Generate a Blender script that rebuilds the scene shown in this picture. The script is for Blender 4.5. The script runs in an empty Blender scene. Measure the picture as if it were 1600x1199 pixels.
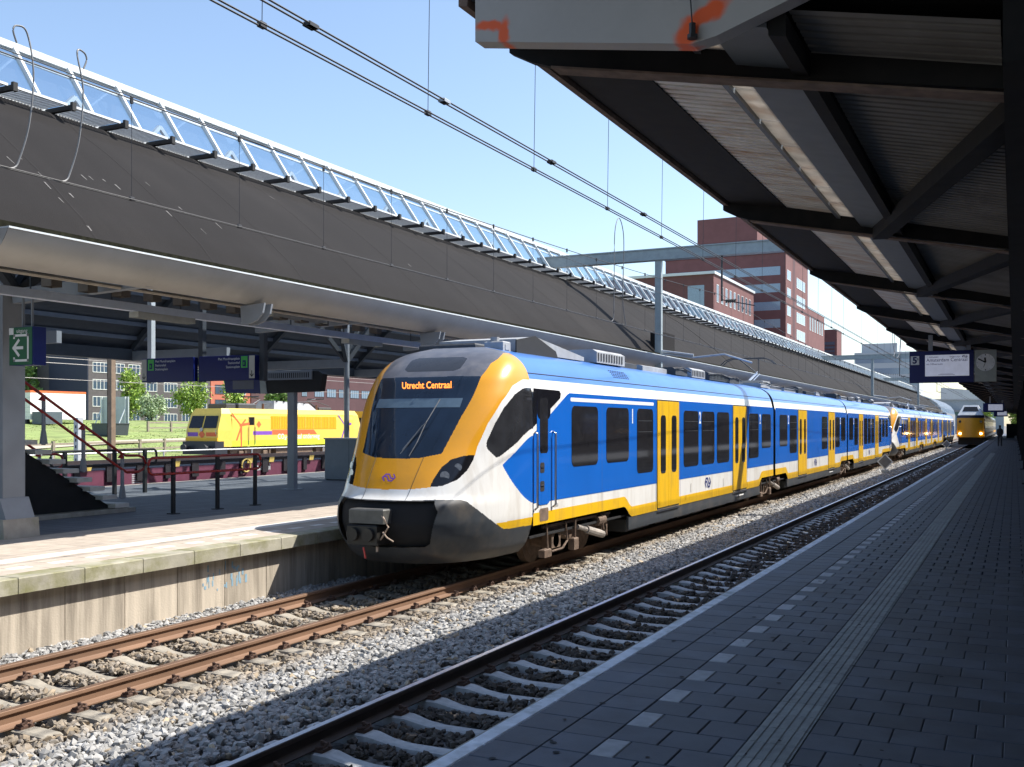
import bpy, math, random
import numpy as np
from mathutils import Vector
random.seed(7); rng = np.random.default_rng(7)
R = math.radians
scene = bpy.context.scene
C = scene.collection
# ------------------------------------------------------------------ camera, sky, sun, exposure
HEAD = math.atan(785/1600)
cam_d = bpy.data.cameras.new('camera'); cam = bpy.data.objects.new('camera', cam_d); C.objects.link(cam)
cam.location = (0, 0, 2.52); cam.rotation_euler = (R(90), 0, HEAD)
cam_d.sensor_width = 36; cam_d.lens = 36.0; cam_d.shift_y = 64.5/1600
cam_d.clip_start = .05; cam_d.clip_end = 3000
scene.camera = cam
SUN = Vector((1, .8, 1.6)).normalized()
w = bpy.data.worlds.new('World'); scene.world = w; w.use_nodes = True
nt = w.node_tree; bg = nt.nodes['Background']
sky = nt.nodes.new('ShaderNodeTexSky'); sky.sky_type = 'NISHITA'; sky.sun_disc = False
sky.sun_elevation = math.asin(SUN.z); sky.sun_rotation = math.atan2(SUN.x, SUN.y)
sky.air_density = 1.0; sky.dust_density = 1.0; sky.ozone_density = 1.0
nt.links.new(sky.outputs[0], bg.inputs[0]); bg.inputs[1].default_value = .122
ld = bpy.data.lights.new('sun', 'SUN'); ld.energy = 4.3; ld.angle = R(.5); ld.color = (1, .95, .87)
lo = bpy.data.objects.new('sun', ld); C.objects.link(lo); lo.location = (60, 50, 90)
lo.rotation_euler = (-SUN).to_track_quat('-Z', 'Y').to_euler()
scene.view_settings.view_transform = 'Standard'; scene.view_settings.look = 'None'
scene.view_settings.exposure = 1.0; scene.view_settings.gamma = 1
# ------------------------------------------------------------------ materials
MATS = {}
def mat(name, col, rough=.6, metal=0, var=.12, scale=6, bump=0, bscale=40, spec=.5, coat=0, stretch=None, rnd=0, emit=None, dirt=None, dscale=1.5, dlo=.48, dhi=.72):
    if name in MATS: return MATS[name]
    m = bpy.data.materials.new(name); m.use_nodes = True; MATS[name] = m
    t = m.node_tree; b = t.nodes['Principled BSDF']
    b.inputs['Roughness'].default_value = rough; b.inputs['Metallic'].default_value = metal
    b.inputs['Specular IOR Level'].default_value = spec; b.inputs['Coat Weight'].default_value = coat
    tc = t.nodes.new('ShaderNodeNewGeometry'); src = tc.outputs['Position']
    if stretch:
        mp = t.nodes.new('ShaderNodeMapping'); mp.inputs['Scale'].default_value = stretch
        t.links.new(src, mp.inputs[0]); src = mp.outputs[0]
    n = t.nodes.new('ShaderNodeTexNoise'); n.inputs['Scale'].default_value = scale; n.inputs['Detail'].default_value = 5
    t.links.new(src, n.inputs['Vector'])
    cr = t.nodes.new('ShaderNodeMapRange'); cr.inputs[1].default_value = .3; cr.inputs[2].default_value = .7
    cr.inputs[3].default_value = 1-var; cr.inputs[4].default_value = 1+var
    t.links.new(n.outputs['Fac'], cr.inputs[0])
    mul = t.nodes.new('ShaderNodeVectorMath'); mul.operation = 'SCALE'; mul.inputs[0].default_value = col[:3]
    t.links.new(cr.outputs[0], mul.inputs['Scale']); out = mul.outputs[0]
    if rnd:
        oi = t.nodes.new('ShaderNodeObjectInfo'); mr = t.nodes.new('ShaderNodeMapRange')
        mr.inputs[3].default_value = 1-rnd; mr.inputs[4].default_value = 1+rnd
        t.links.new(oi.outputs['Random'], mr.inputs[0])
        m2 = t.nodes.new('ShaderNodeVectorMath'); m2.operation = 'SCALE'
        t.links.new(out, m2.inputs[0]); t.links.new(mr.outputs[0], m2.inputs['Scale']); out = m2.outputs[0]
    if dirt:
        dn = t.nodes.new('ShaderNodeTexNoise'); dn.inputs['Scale'].default_value = dscale; dn.inputs['Detail'].default_value = 7
        dn.inputs['Roughness'].default_value = .65
        t.links.new(src, dn.inputs['Vector'])
        dr = t.nodes.new('ShaderNodeMapRange'); dr.inputs[1].default_value = dlo; dr.inputs[2].default_value = dhi
        dr.inputs[4].default_value = dirt[3]
        t.links.new(dn.outputs['Fac'], dr.inputs[0])
        mx = t.nodes.new('ShaderNodeMix'); mx.data_type = 'RGBA'; mx.inputs[7].default_value = (*dirt[:3], 1)
        t.links.new(dr.outputs[0], mx.inputs[0]); t.links.new(out, mx.inputs[6]); out = mx.outputs[2]
    t.links.new(out, b.inputs['Base Color'])
    if bump:
        bn = t.nodes.new('ShaderNodeTexNoise'); bn.inputs['Scale'].default_value = bscale; bn.inputs['Detail'].default_value = 6
        t.links.new(tc.outputs['Position'], bn.inputs['Vector'])
        bp = t.nodes.new('ShaderNodeBump'); bp.inputs['Strength'].default_value = bump; bp.inputs['Distance'].default_value = .01
        t.links.new(bn.outputs['Fac'], bp.inputs['Height']); t.links.new(bp.outputs[0], b.inputs['Normal'])
    if emit:
        b.inputs['Emission Color'].default_value = (*emit[:3], 1); b.inputs['Emission Strength'].default_value = emit[3]
    return m
def attr_mat(name, lo_c, hi_c, attr='tone', rough=.85, bump=0):
    m = bpy.data.materials.new(name); m.use_nodes = True; MATS[name] = m
    t = m.node_tree; b = t.nodes['Principled BSDF']; b.inputs['Roughness'].default_value = rough
    a = t.nodes.new('ShaderNodeAttribute'); a.attribute_name = attr
    t.links.new(a.outputs['Color'], b.inputs['Base Color'])
    return m
def glass_mat(name, tint=(.75, .87, .95), refl=.12):
    m = bpy.data.materials.new(name); m.use_nodes = True; MATS[name] = m
    t = m.node_tree; t.nodes.remove(t.nodes['Principled BSDF']); o = t.nodes['Material Output']
    tr = t.nodes.new('ShaderNodeBsdfTransparent'); tr.inputs[0].default_value = (*tint, 1)
    gl = t.nodes.new('ShaderNodeBsdfGlossy'); gl.inputs['Roughness'].default_value = .03
    mx = t.nodes.new('ShaderNodeMixShader'); mx.inputs[0].default_value = refl
    t.links.new(tr.outputs[0], mx.inputs[1]); t.links.new(gl.outputs[0], mx.inputs[2]); t.links.new(mx.outputs[0], o.inputs[0])
    return m
M_blue = mat('train_blue', (.005, .115, .50), .25, coat=.15, var=.05, scale=.7, bump=.12, bscale=1.1)
M_roofblue = mat('train_roof_blue_glare', (.05, .17, .48), .32, coat=.3, var=.08, scale=1.2)  # paler than the side blue: sky glare put into the roof colour
M_white = mat('train_white', (.76, .75, .72), .3, coat=.3, var=.03, bump=.12, bscale=1.1, dirt=(.42, .36, .28, .5), dscale=1.8, stretch=(1, 1.6, .35))
M_yel = mat('train_yellow', (.80, .47, .008), .3, coat=.3, var=.04, bump=.12, bscale=1.1, dirt=(.40, .23, .05, .5), dscale=1.8, stretch=(1, 1.6, .4))
M_gold = mat('cab_yellow', (.74, .325, .008), .28, coat=.5, var=.04, dirt=(.4, .2, .03, .3), dscale=3)
M_tgrey = mat('train_dark_grey', (.045, .051, .058), .38, var=.12, dirt=(.16, .13, .1, .5), dscale=1.8)
M_cabroof = mat('cab_roof_grey', (.10, .105, .125), .38, var=.12, dirt=(.2, .19, .19, .5), dscale=5)
M_black = mat('black_gloss', (.008, .008, .01), .12, var=.1)
M_win = mat('window_glass_dark', (.017, .017, .019), .05, var=.2, spec=.4)
M_rub = mat('black_rubber', (.012, .012, .013), .7)
M_under = mat('underframe_rust', (.15, .10, .07), .8, var=.35, scale=9, dirt=(.22, .16, .11, .7), dscale=4)
M_dark = mat('dark_recess', (.012, .012, .013), .9)
M_roofeq = mat('roof_equipment_grey', (.33, .34, .35), .55, var=.12, dirt=(.1, .09, .08, .6))
M_roofeqd = mat('roof_equipment_dark', (.045, .047, .05), .6, var=.2)
M_steel = mat('bright_steel', (.55, .56, .58), .3, 1, var=.08)
M_galv = mat('galvanised_steel', (.42, .44, .46), .45, .6, var=.12, scale=9)
M_gant = mat('gantry_grey_green', (.30, .34, .35), .5, .2, var=.1)
M_grey = mat('grey_paint', (.25, .27, .295), .5, var=.08, dirt=(.12, .12, .12, .4))
M_dgrey = mat('dark_grey_paint', (.05, .057, .067), .5, var=.1)
M_soff = mat('soffit_grey', (.085, .095, .11), .55, var=.1)
M_roofdk = mat('roof_felt_dark', (.0155, .0140, .0138), .92, spec=.2, var=.1, scale=1.2, bump=.4, bscale=60, dirt=(.0235, .0213, .0205, .8), dscale=.5, stretch=(.4, 1.0, .4))
M_tube = mat('brushed_aluminium', (.44, .42, .385), .5, .25, var=.06, scale=3, dirt=(.2, .18, .15, .35), dscale=1.5)
M_frame = mat('white_aluminium', (.62, .65, .66), .4, .2, var=.06)
M_glass = glass_mat('skylight_glass', (.80, .89, .96), .16)
M_grat = mat('perforated_grating', (.62, .63, .63), .5, .2, var=.12, scale=30)
M_conc = mat('concrete', (.37, .34, .29), .85, var=.12, bump=.3, dirt=(.16, .17, .09, .6), dscale=2.5)
M_cope = mat('mossy_coping_concrete', (.34, .32, .25), .85, var=.15, scale=4, bump=.3, rnd=.1, dirt=(.17, .165, .06, .85), dscale=2.4, dlo=.42, dhi=.66)
M_wall = mat('stained_wall_concrete', (.46, .40, .32), .85, var=.15, bump=.3, rnd=.1, stretch=(2, 2, .15), dirt=(.12, .10, .075, .75), dscale=2.0, dlo=.46, dhi=.68)
M_sleep = mat('sleeper_concrete', (.30, .27, .22), .9, var=.15, scale=12, bump=.4, rnd=.12)
M_sleep2 = mat('sleeper_concrete_pale', (.47, .48, .48), .9, var=.15, scale=12, bump=.4, rnd=.12)
M_rail = mat('rusty_rail', (.20, .115, .07), .75, var=.2, scale=8, stretch=(1, .1, 1))
M_railt = mat('polished_rail_head', (.8, .79, .82), .38, 1, var=.06)
M_clip = mat('rusty_clip', (.09, .05, .035), .8, var=.2)
M_tile = mat('paving_tile_grey', (.066, .078, .104), .62, var=.18, scale=3, bump=.25, bscale=120, rnd=.24, dirt=(.034, .04, .053, .85), dscale=1.3)
M_mark = mat('white_marker_tile', (.40, .41, .43), .7, var=.15, scale=12, rnd=.12)
M_tact = mat('tactile_tile_pale', (.26, .275, .27), .7, var=.16, scale=14, rnd=.12)
M_edge = mat('white_painted_edge', (.82, .85, .90), .7, var=.15, scale=8, dirt=(.22, .25, .22, .7), dscale=3.5)
M_tileL = mat('paving_tile_beige', (.42, .36, .30), .8, var=.12, scale=5, rnd=.07)
M_markL = mat('white_tile_left', (.70, .68, .64), .8, var=.1, rnd=.05)
M_bed = mat('joint_sand', (.012, .012, .013), .9)
M_bedL = mat('joint_sand_left', (.24, .2, .17), .9)
M_ground = mat('ballast_bed', (.16, .15, .14), .95, var=.5, scale=22, bump=1, bscale=25)
M_red = mat('red_handrail', (.33, .02, .012), .35, var=.06)
M_navy = mat('navy_sign', (.008, .015, .115), .3, spec=.2, var=.05)
M_green = mat('green_sign', (.005, .10, .035), .4, var=.05)
M_lgreen = mat('light_green_pictogram', (.05, .45, .08), .4)
M_sw = mat('white_print', (.75, .75, .73), .5, var=.03)
M_cream = mat('cream_panel', (.5, .48, .42), .5)
M_lwhite = mat('off_white_board', (.34, .36, .33), .5)
M_maroon = mat('maroon_wagon', (.20, .05, .085), .6, var=.12, dirt=(.1, .04, .05, .5))
M_wdark = mat('wagon_dark', (.03, .022, .026), .7, var=.2)
M_ystrap = mat('yellow_fitting', (.7, .48, .12), .6)
M_lyel = mat('loco_yellow', (.80, .56, .10), .35, var=.05)
M_lyel2 = mat('loco_amber', (.78, .42, .01), .4, var=.05)
M_lime = mat('loco_lime', (.62, .72, .05), .4)
M_purple = mat('purple_print', (.20, .07, .42), .5)
M_orange = mat('orange_print', (.72, .14, .04), .5)
M_wood = mat('weathered_wood', (.26, .22, .17), .8, var=.2)
M_bark = mat('bark', (.09, .07, .05), .9, var=.25)
M_mast = mat('brown_mast', (.22, .16, .11), .7, var=.15)
M_bwall = mat('brick_dark_grey', (.085, .076, .080), .85, var=.12, scale=2)
M_bnavy = mat('navy_gable', (.022, .028, .055), .6, var=.06)
M_bred = mat('brick_red', (.155, .068, .066), .85, var=.1, scale=.6, dirt=(.14, .058, .055, .6), dscale=.2)
M_bpurp = mat('brick_purple', (.09, .045, .05), .85, var=.1, scale=.5)
M_orangebrick = mat('brick_orange', (.42, .13, .085), .85, var=.1)
M_wfr = mat('white_window_frame', (.7, .7, .68), .5)
M_bglass = mat('building_glass', (.06, .09, .13), .06, var=.2, spec=.8)
M_bglassl = mat('pale_building_glass', (.22, .30, .38), .1, var=.15, spec=.8)
M_office = mat('pale_office_panel', (.45, .48, .5), .5, var=.06)
M_can = mat('canopy_black_steel', (.014, .014, .015), .75, spec=.2, var=.25, dirt=(.02, .013, .009, .5))
M_rustedge = mat('rusty_flange', (.16, .11, .085), .8, var=.3, scale=10)
M_corr = mat('corrugated_soffit_lit', (.74, .71, .66), .5, var=.15, scale=2.5, dirt=(.50, .27, .11, .85), dscale=1.2, stretch=(1, 3, 1))  # paler than the inner sheets: bounce light put into the colour
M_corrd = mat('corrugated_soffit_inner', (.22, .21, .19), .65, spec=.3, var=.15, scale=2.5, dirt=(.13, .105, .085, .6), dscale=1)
M_duct = mat('canopy_grey_duct', (.13, .15, .165), .5, var=.1)
M_trans = mat('translucent_roof_panel', (.60, .57, .53), .6, var=.2, scale=4, dirt=(.45, .33, .24, .6), dscale=2.5)
_t = M_trans.node_tree; _b = _t.nodes['Principled BSDF']; _tr = _t.nodes.new('ShaderNodeBsdfTranslucent'); _mx = _t.nodes.new('ShaderNodeMixShader'); _mx.inputs[0].default_value = .45
_t.links.new(_b.inputs['Base Color'].links[0].from_socket, _tr.inputs[0]); _t.links.new(_b.outputs[0], _mx.inputs[1]); _t.links.new(_tr.outputs[0], _mx.inputs[2]); _t.links.new(_mx.outputs[0], _t.nodes['Material Output'].inputs[0])
M_wire = mat('dark_wire', (.03, .03, .032), .5)
M_wirel = mat('pale_wire', (.25, .24, .23), .5, .5)
M_icm = mat('intercity_yellow', (.62, .30, .015), .4, var=.05)
M_navytrain = mat('intercity_navy', (.012, .015, .035), .3)
M_lamp = mat('lit_headlamp', (1, .8, .5), .3, emit=(1, .68, .3, 14))
M_led = mat('orange_led', (.9, .25, .03), .4, emit=(1, .23, .03, 1.6))
M_screen = mat('lcd_screen', (.45, .47, .55), .3, emit=(.62, .66, .85, .16))
M_grass = mat('grass_ground', (.21, .27, .08), .9, var=.35, scale=.6, dirt=(.22, .22, .08, .7), dscale=.25)
M_path = mat('sandy_path', (.42, .37, .28), .9, var=.12)
M_cloth = mat('dark_clothing', (.02, .02, .025), .8)
M_skin = mat('skin', (.35, .2, .14), .6)
M_cabin = mat('cab_interior', (.03, .06, .10), .6)
# ------------------------------------------------------------------ mesh helpers
def smooth(P, k=6):
    P = [Vector(p) for p in P]; out = []
    for i in range(len(P)-1):
        a, b, c, d = P[max(i-1,0)], P[i], P[i+1], P[min(i+2,len(P)-1)]
        for j in range(k):
            t = j/k; out.append(.5*((2*b)+(c-a)*t+(2*a-5*b+4*c-d)*t*t+(3*b-a-3*c+d)*t**3))
    return out+[P[-1]]
class MB:
    def __init__(s): s.v = []; s.f = []
    def add(s, vs, fs):
        o = len(s.v); s.v += [tuple(p) for p in vs]; s.f += [tuple(i+o for i in f) for f in fs]; return s
    def box(s, x0, x1, y0, y1, z0, z1):
        return s.add([(x0,y0,z0),(x1,y0,z0),(x1,y1,z0),(x0,y1,z0),(x0,y0,z1),(x1,y0,z1),(x1,y1,z1),(x0,y1,z1)],
                     [(0,3,2,1),(4,5,6,7),(0,1,5,4),(1,2,6,5),(2,3,7,6),(3,0,4,7)])
    def cbox(s, x0, x1, y0, y1, z0, z1, b=.01):        # box with chamfered top
        lo = [(x0,y0,z0),(x1,y0,z0),(x1,y1,z0),(x0,y1,z0)]; mi = [(x,y,z1-b) for x,y,_ in lo]
        to = [(x0+b,y0+b,z1),(x1-b,y0+b,z1),(x1-b,y1-b,z1),(x0+b,y1-b,z1)]
        fs = [(8,9,10,11)]
        for i in range(4):
            j = (i+1) % 4; fs += [(i,j,4+j,4+i),(4+i,4+j,8+j,8+i)]
        return s.add(lo+mi+to, fs)
    def prism(s, pts, axis, a0, a1):                   # polygon in the two other axes, extruded along axis
        n = len(pts)
        def mk(p, a):
            return {'x': (a,p[0],p[1]), 'y': (p[0],a,p[1]), 'z': (p[0],p[1],a)}[axis]
        vs = [mk(p,a0) for p in pts]+[mk(p,a1) for p in pts]
        fs = [tuple(range(n)), tuple(range(2*n-1, n-1, -1))]+[(i,(i+1)%n,n+(i+1)%n,n+i) for i in range(n)]
        return s.add(vs, fs)
    def tube(s, pts, r, n=8, cap=True):
        pts = [Vector(p) for p in pts]; rings = []
        for i, p in enumerate(pts):
            d = (pts[min(i+1,len(pts)-1)]-pts[max(i-1,0)]).normalized()
            u = d.cross(Vector((0,0,1)))
            if u.length < .05: u = d.cross(Vector((0,1,0)))
            u.normalize(); k = d.cross(u)
            rings.append([p+(u*math.cos(2*math.pi*j/n)+k*math.sin(2*math.pi*j/n))*r for j in range(n)])
        vs = [q for rg in rings for q in rg]; fs = []
        for i in range(len(pts)-1):
            for j in range(n):
                fs.append((i*n+j, i*n+(j+1)%n, (i+1)*n+(j+1)%n, (i+1)*n+j))
        if cap: fs += [tuple(range(n-1,-1,-1)), tuple((len(pts)-1)*n+j for j in range(n))]
        return s.add(vs, fs)
    def beam(s, a, b, wd, ht):                          # rectangular bar from a to b
        a, b = Vector(a), Vector(b); d = (b-a).normalized(); u = d.cross(Vector((0,0,1)))
        if u.length < .05: u = Vector((1,0,0))
        u.normalize(); k = u.cross(d)
        vs = [p+u*sx*wd/2+k*sz*ht/2 for p in (a,b) for sx,sz in ((-1,-1),(1,-1),(1,1),(-1,1))]
        return s.add(vs, [(0,3,2,1),(4,5,6,7),(0,1,5,4),(1,2,6,5),(2,3,7,6),(3,0,4,7)])
    def mesh(s, name):
        m = bpy.data.meshes.new(name); m.from_pydata(s.v, [], s.f); m.update(); return m
    def build(s, name, material, parent=None, smooth=False):
        return mk(name, s.mesh(name), material, parent, smooth)
def mk(name, mesh, material, parent=None, smooth=False, loc=None):
    o = bpy.data.objects.new(name, mesh); C.objects.link(o)
    if material and not mesh.materials: mesh.materials.append(material)
    if parent: o.parent = parent
    if loc: o.location = loc
    if smooth: mesh.polygons.foreach_set('use_smooth', [True]*len(mesh.polygons))
    return o
def thing(name, label, cat, loc=(0,0,0), group=None, rz=0):
    o = bpy.data.objects.new(name, None); C.objects.link(o); o.location = loc; o.rotation_euler = (0,0,rz); o.empty_display_size = .1
    o['label'] = label; o['category'] = cat
    if group: o['group'] = group
    return o
def tag(o, label, cat, group=None):
    o['label'] = label; o['category'] = cat
    if group: o['group'] = group
    return o
def struct(o): o['kind'] = 'structure'; return o
def stuff(o): o['kind'] = 'stuff'; return o
def inst(name, mesh, parent, loc, rz=0):
    o = bpy.data.objects.new(name, mesh); C.objects.link(o); o.parent = parent; o.location = loc
    if rz: o.rotation_euler = (0,0,rz)
    return o
def rrect(a0, a1, b0, b1, r, n=5):
    pts = []
    for cx, cy, t0 in ((a1-r,b1-r,0),(a0+r,b1-r,90),(a0+r,b0+r,180),(a1-r,b0+r,270)):
        for i in range(n+1):
            t = R(t0+90*i/n); pts.append((cx+r*math.cos(t), cy+r*math.sin(t)))
    return pts
def text_mesh(txt, size, align='LEFT', xs=1, bold=0):
    cu = bpy.data.curves.new('txt', 'FONT'); cu.body = txt; cu.size = size; cu.align_x = align; cu.offset = bold; cu.resolution_u = 3
    ob = bpy.data.objects.new('txt', cu); C.objects.link(ob)
    bpy.context.view_layer.update()
    me = bpy.data.meshes.new_from_object(ob.evaluated_get(bpy.context.evaluated_depsgraph_get()))
    C.objects.unlink(ob); bpy.data.objects.remove(ob)
    me.materials.clear(); n = len(me.vertices); co = np.zeros(n*3); me.vertices.foreach_get('co', co); co = co.reshape(-1,3); co[:,0] *= xs
    return me, co
def put_text(name, txt, size, origin, ax, ay, material, parent, align='LEFT', xs=1, bold=0):
    """lay lettering flat: ax = reading direction, ay = up direction"""
    me, co = text_mesh(txt, size, align, xs, bold)
    o, ax, ay = np.array(origin), np.array(ax), np.array(ay)
    p = o+co[:,0:1]*ax+co[:,1:2]*ay
    me.vertices.foreach_set('co', p.ravel()); me.update()
    return mk(name, me, material, parent)
def stroke2d(pts, wd):
    """flat ribbon polygons (list of quads) for a poly-line in 2D"""
    out = []
    for (x0,y0),(x1,y1) in zip(pts[:-1], pts[1:]):
        L = math.hypot(x1-x0, y1-y0); ux, uy = (x1-x0)/L, (y1-y0)/L; nx, ny = -uy*wd/2, ux*wd/2; e = wd*.42
        out.append([(x0-ux*e+nx,y0-uy*e+ny),(x0-ux*e-nx,y0-uy*e-ny),(x1+ux*e-nx,y1+uy*e-ny),(x1+ux*e+nx,y1+uy*e+ny)])
    return out
LOGO = [[(-.62,-.42),(-1,0),(-.62,.42),(-.08,.42),(.36,-.1),(.92,-.1)], [(.62,.42),(1,0),(.62,-.42),(.08,-.42),(-.36,.1),(-.92,.1)]]
def np_mesh(name, verts, faces):          # fast builder: faces (n,k) array
    me = bpy.data.meshes.new(name); nv, nf, k = len(verts), len(faces), faces.shape[1]
    me.vertices.add(nv); me.vertices.foreach_set('co', np.asarray(verts, np.float32).ravel())
    me.loops.add(nf*k); me.loops.foreach_set('vertex_index', faces.astype(np.int32).ravel())
    me.polygons.add(nf); me.polygons.foreach_set('loop_start', np.arange(0, nf*k, k, dtype=np.int32))
    me.update(calc_edges=True); me.polygons.foreach_set('use_smooth', [False]*nf); return me
def face_colors(me, cols, k):             # per-face colours -> corner attribute
    a = me.color_attributes.new('tone', 'FLOAT_COLOR', 'CORNER')
    c = np.ones((len(cols)*k, 4), np.float32); c[:, :3] = np.repeat(cols, k, axis=0)
    a.data.foreach_set('color', c.ravel())
# ------------------------------------------------------------------ ground
PT = .76                                   # platform level above rail head
g = MB()
xs = [-900,-300,-160,-120,-96,-86,-76,-66,-58,-52,-46,-24,-10.5,-2.9,6,60,900]
zs = [3,3,3,3.05,2.7,2.0,1.2,.55,.2,-.05,-.3,-.3,-.27,-.27,-.27,-.27,0]
ys = [-60,-10,20,40,60,80,100,140,200,320,700,2200]
vs = []
for y in ys:
    for x, z in zip(xs, zs): vs.append((x, y, z if x < -46 or True else z))
nx = len(xs)
g.add(vs, [(j*nx+i, j*nx+i+1, (j+1)*nx+i+1, (j+1)*nx+i) for j in range(len(ys)-1) for i in range(nx-1)])
struct(g.build('ground', M_ground))
gb = MB()
gx = [-140,-120,-100,-96,-91,-86,-81,-76,-71,-66,-62,-58,-55]; 
def bank_z(x): return float(np.interp(x, xs, zs))+.02
gy = list(range(30, 180, 5)); vs = []
for y in gy:
    for x in gx: vs.append((x, y, bank_z(x)+random.uniform(0,.12)))
n = len(gx); gb.add(vs, [(j*n+i, j*n+i+1, (j+1)*n+i+1, (j+1)*n+i) for j in range(len(gy)-1) for i in range(n-1)])
struct(gb.build('grass_bank', M_grass))
pth = MB(); L = []
for i in range(24):
    t = i/23; y = 40+55*t; x = -62-8*math.sin(t*2.4)-3*t; L.append((x, y))
vs = []; 
for x, y in L: vs += [(x-1.3, y, bank_z(x-1.3)+.17), (x+1.3, y, bank_z(x+1.3)+.17)]
pth.add(vs, [(2*i, 2*i+1, 2*i+3, 2*i+2) for i in range(23)])
struct(pth.build('footpath', M_path))
# grass blades on the bank
N = 26000
bx = rng.uniform(-112, -55.5, N); by = rng.uniform(42, 125, N); bz = np.interp(bx, xs, zs)+.05
px = -62-8*np.sin((by-40)/55*2.4)-3*(by-40)/55; keep = np.abs(bx-px) > 1.5
bx, by, bz = bx[keep], by[keep], bz[keep]; N = len(bx)
ang = rng.uniform(0, 6.28, N); wd = rng.uniform(.03, .08, N); hh = rng.uniform(.03, .12, N); ln = rng.uniform(-.2, .2, (N,2))
V = np.stack([np.stack([bx-np.cos(ang)*wd, by-np.sin(ang)*wd, bz], 1), np.stack([bx+np.cos(ang)*wd, by+np.sin(ang)*wd, bz], 1), np.stack([bx+ln[:,0], by+ln[:,1], bz+hh], 1)], 1).reshape(-1,3)
me = np_mesh('grass', V, np.arange(N*3).reshape(-1,3))
tn = rng.uniform(.6, 1.3, (N,1)); face_colors(me, np.array([[.17,.25,.05]])*tn*np.array([1,1,1])+rng.uniform(0,.04,(N,1))*np.array([[1,.6,.1]]), 3)
attr_mat('grass_blade', 0, 0, rough=.7)
o = stuff(mk('grass', me, MATS['grass_blade'])); tag(o, 'long green grass growing on the bank behind the sidings', 'grass')
# ------------------------------------------------------------------ ballast stones
ph = (1+5**.5)/2
ICO = np.array([(-1,ph,0),(1,ph,0),(-1,-ph,0),(1,-ph,0),(0,-1,ph),(0,1,ph),(0,-1,-ph),(0,1,-ph),(ph,0,-1),(ph,0,1),(-ph,0,-1),(-ph,0,1)])/1.9
ICF = np.array([(0,11,5),(0,5,1),(0,1,7),(0,7,10),(0,10,11),(1,5,9),(5,11,4),(11,10,2),(10,7,6),(7,1,8),(3,9,4),(3,4,2),(3,2,6),(3,6,8),(3,8,9),(4,9,5),(2,4,11),(6,2,10),(8,6,7),(9,8,1)])
TR1, TR2 = -4.48, -8.75                    # track centres: near track, train track
SLP1, SLP2 = 8.70 % .6, 6.25 % .6
def stones(x0, x1, y0, y1, dens, size):
    n = int((x1-x0)*(y1-y0)*dens)
    return np.stack([rng.uniform(x0, x1, n), rng.uniform(y0, y1, n), rng.uniform(size*.65, size*1.35, n)], 1)
S = np.concatenate([
    stones(-7.85, -5.3, 3.5, 13, 640, .036), stones(-7.85, -5.3, 13, 26, 500, .040), stones(-7.85, -5.3, 26, 62, 240, .055), stones(-7.85,-5.3,62,125,70,.1),
    stones(-9.4, -8.1, 4.5, 17, 620, .031), stones(-10.5, -9.6, 6, 15, 620, .033), stones(-8.1, -7.85, 4, 20, 600, .03),
    stones(-5.15, -2.95, 4.5, 15, 420, .034), stones(-5.15, -2.95, 15, 32, 220, .045), stones(-5.15, -2.95, 32, 70, 90, .065), stones(-5.15, -2.95, 70, 125, 40, .09)])
x, y, r = S.T
z = np.full(len(x), -.205)+rng.uniform(-.03, .022, len(x))
for tr, pz in ((TR1, SLP1), (TR2, SLP2)):
    on = (np.abs(x-tr) < 1.28) & (np.abs(((y-pz+.3) % .6)-.3) < .155)
    rail = np.abs(np.abs(x-tr)-.755) < .1
    k = ~(on | rail); x, y, r, z = x[k], y[k], r[k], z[k]
mid = (x > TR2+1.35) & (x < TR1-1.0)
z = z+np.where(mid, .045*np.sin((x-(TR2+1.35))/(TR1-1.0-TR2-1.35)*math.pi)+.03, 0)
z = z+np.where(x < -9.65, .04, 0)+np.where((x > TR1-.6), -.022, 0)
n = len(x); sh = rng.uniform(.55, 1.4, (n,12,1)); st = rng.uniform(.6, 1.3, (n,1,3)); st[:,:,2] *= .8
P = ICO[None]*sh*st; a = rng.uniform(0, 6.28, n); ca, sa = np.cos(a)[:,None], np.sin(a)[:,None]
b = rng.uniform(-.6, .6, n); cb, sb = np.cos(b)[:,None], np.sin(b)[:,None]
X0, Y0, Z0 = P[:,:,0], P[:,:,1], P[:,:,2]; Y0, Z0 = Y0*cb-Z0*sb, Y0*sb+Z0*cb; X0, Y0 = X0*ca-Y0*sa, X0*sa+Y0*ca
P = np.stack([X0, Y0, Z0], 2)*r[:,None,None]+np.stack([x, y, z], 1)[:,None]
F = (ICF[None]+(np.arange(n)*12)[:,None,None]).reshape(-1,3)
me = np_mesh('ballast', P.reshape(-1,3), F)
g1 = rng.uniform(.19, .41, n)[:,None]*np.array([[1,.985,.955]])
tan = (rng.random(n) < .06)[:,None]; g1 = np.where(tan, g1*np.array([[1.15,.95,.7]]), g1)
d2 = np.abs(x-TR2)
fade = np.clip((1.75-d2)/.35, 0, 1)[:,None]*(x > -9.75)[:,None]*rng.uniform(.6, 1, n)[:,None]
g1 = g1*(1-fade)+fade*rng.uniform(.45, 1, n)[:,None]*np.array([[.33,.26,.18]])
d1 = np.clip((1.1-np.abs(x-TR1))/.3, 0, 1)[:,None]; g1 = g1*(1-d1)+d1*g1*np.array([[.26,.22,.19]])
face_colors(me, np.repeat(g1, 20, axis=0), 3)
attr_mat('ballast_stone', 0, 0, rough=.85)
o = stuff(mk('ballast_stones', me, MATS['ballast_stone'])); tag(o, 'grey crushed stone ballast between and around the rails', 'ballast')
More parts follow.
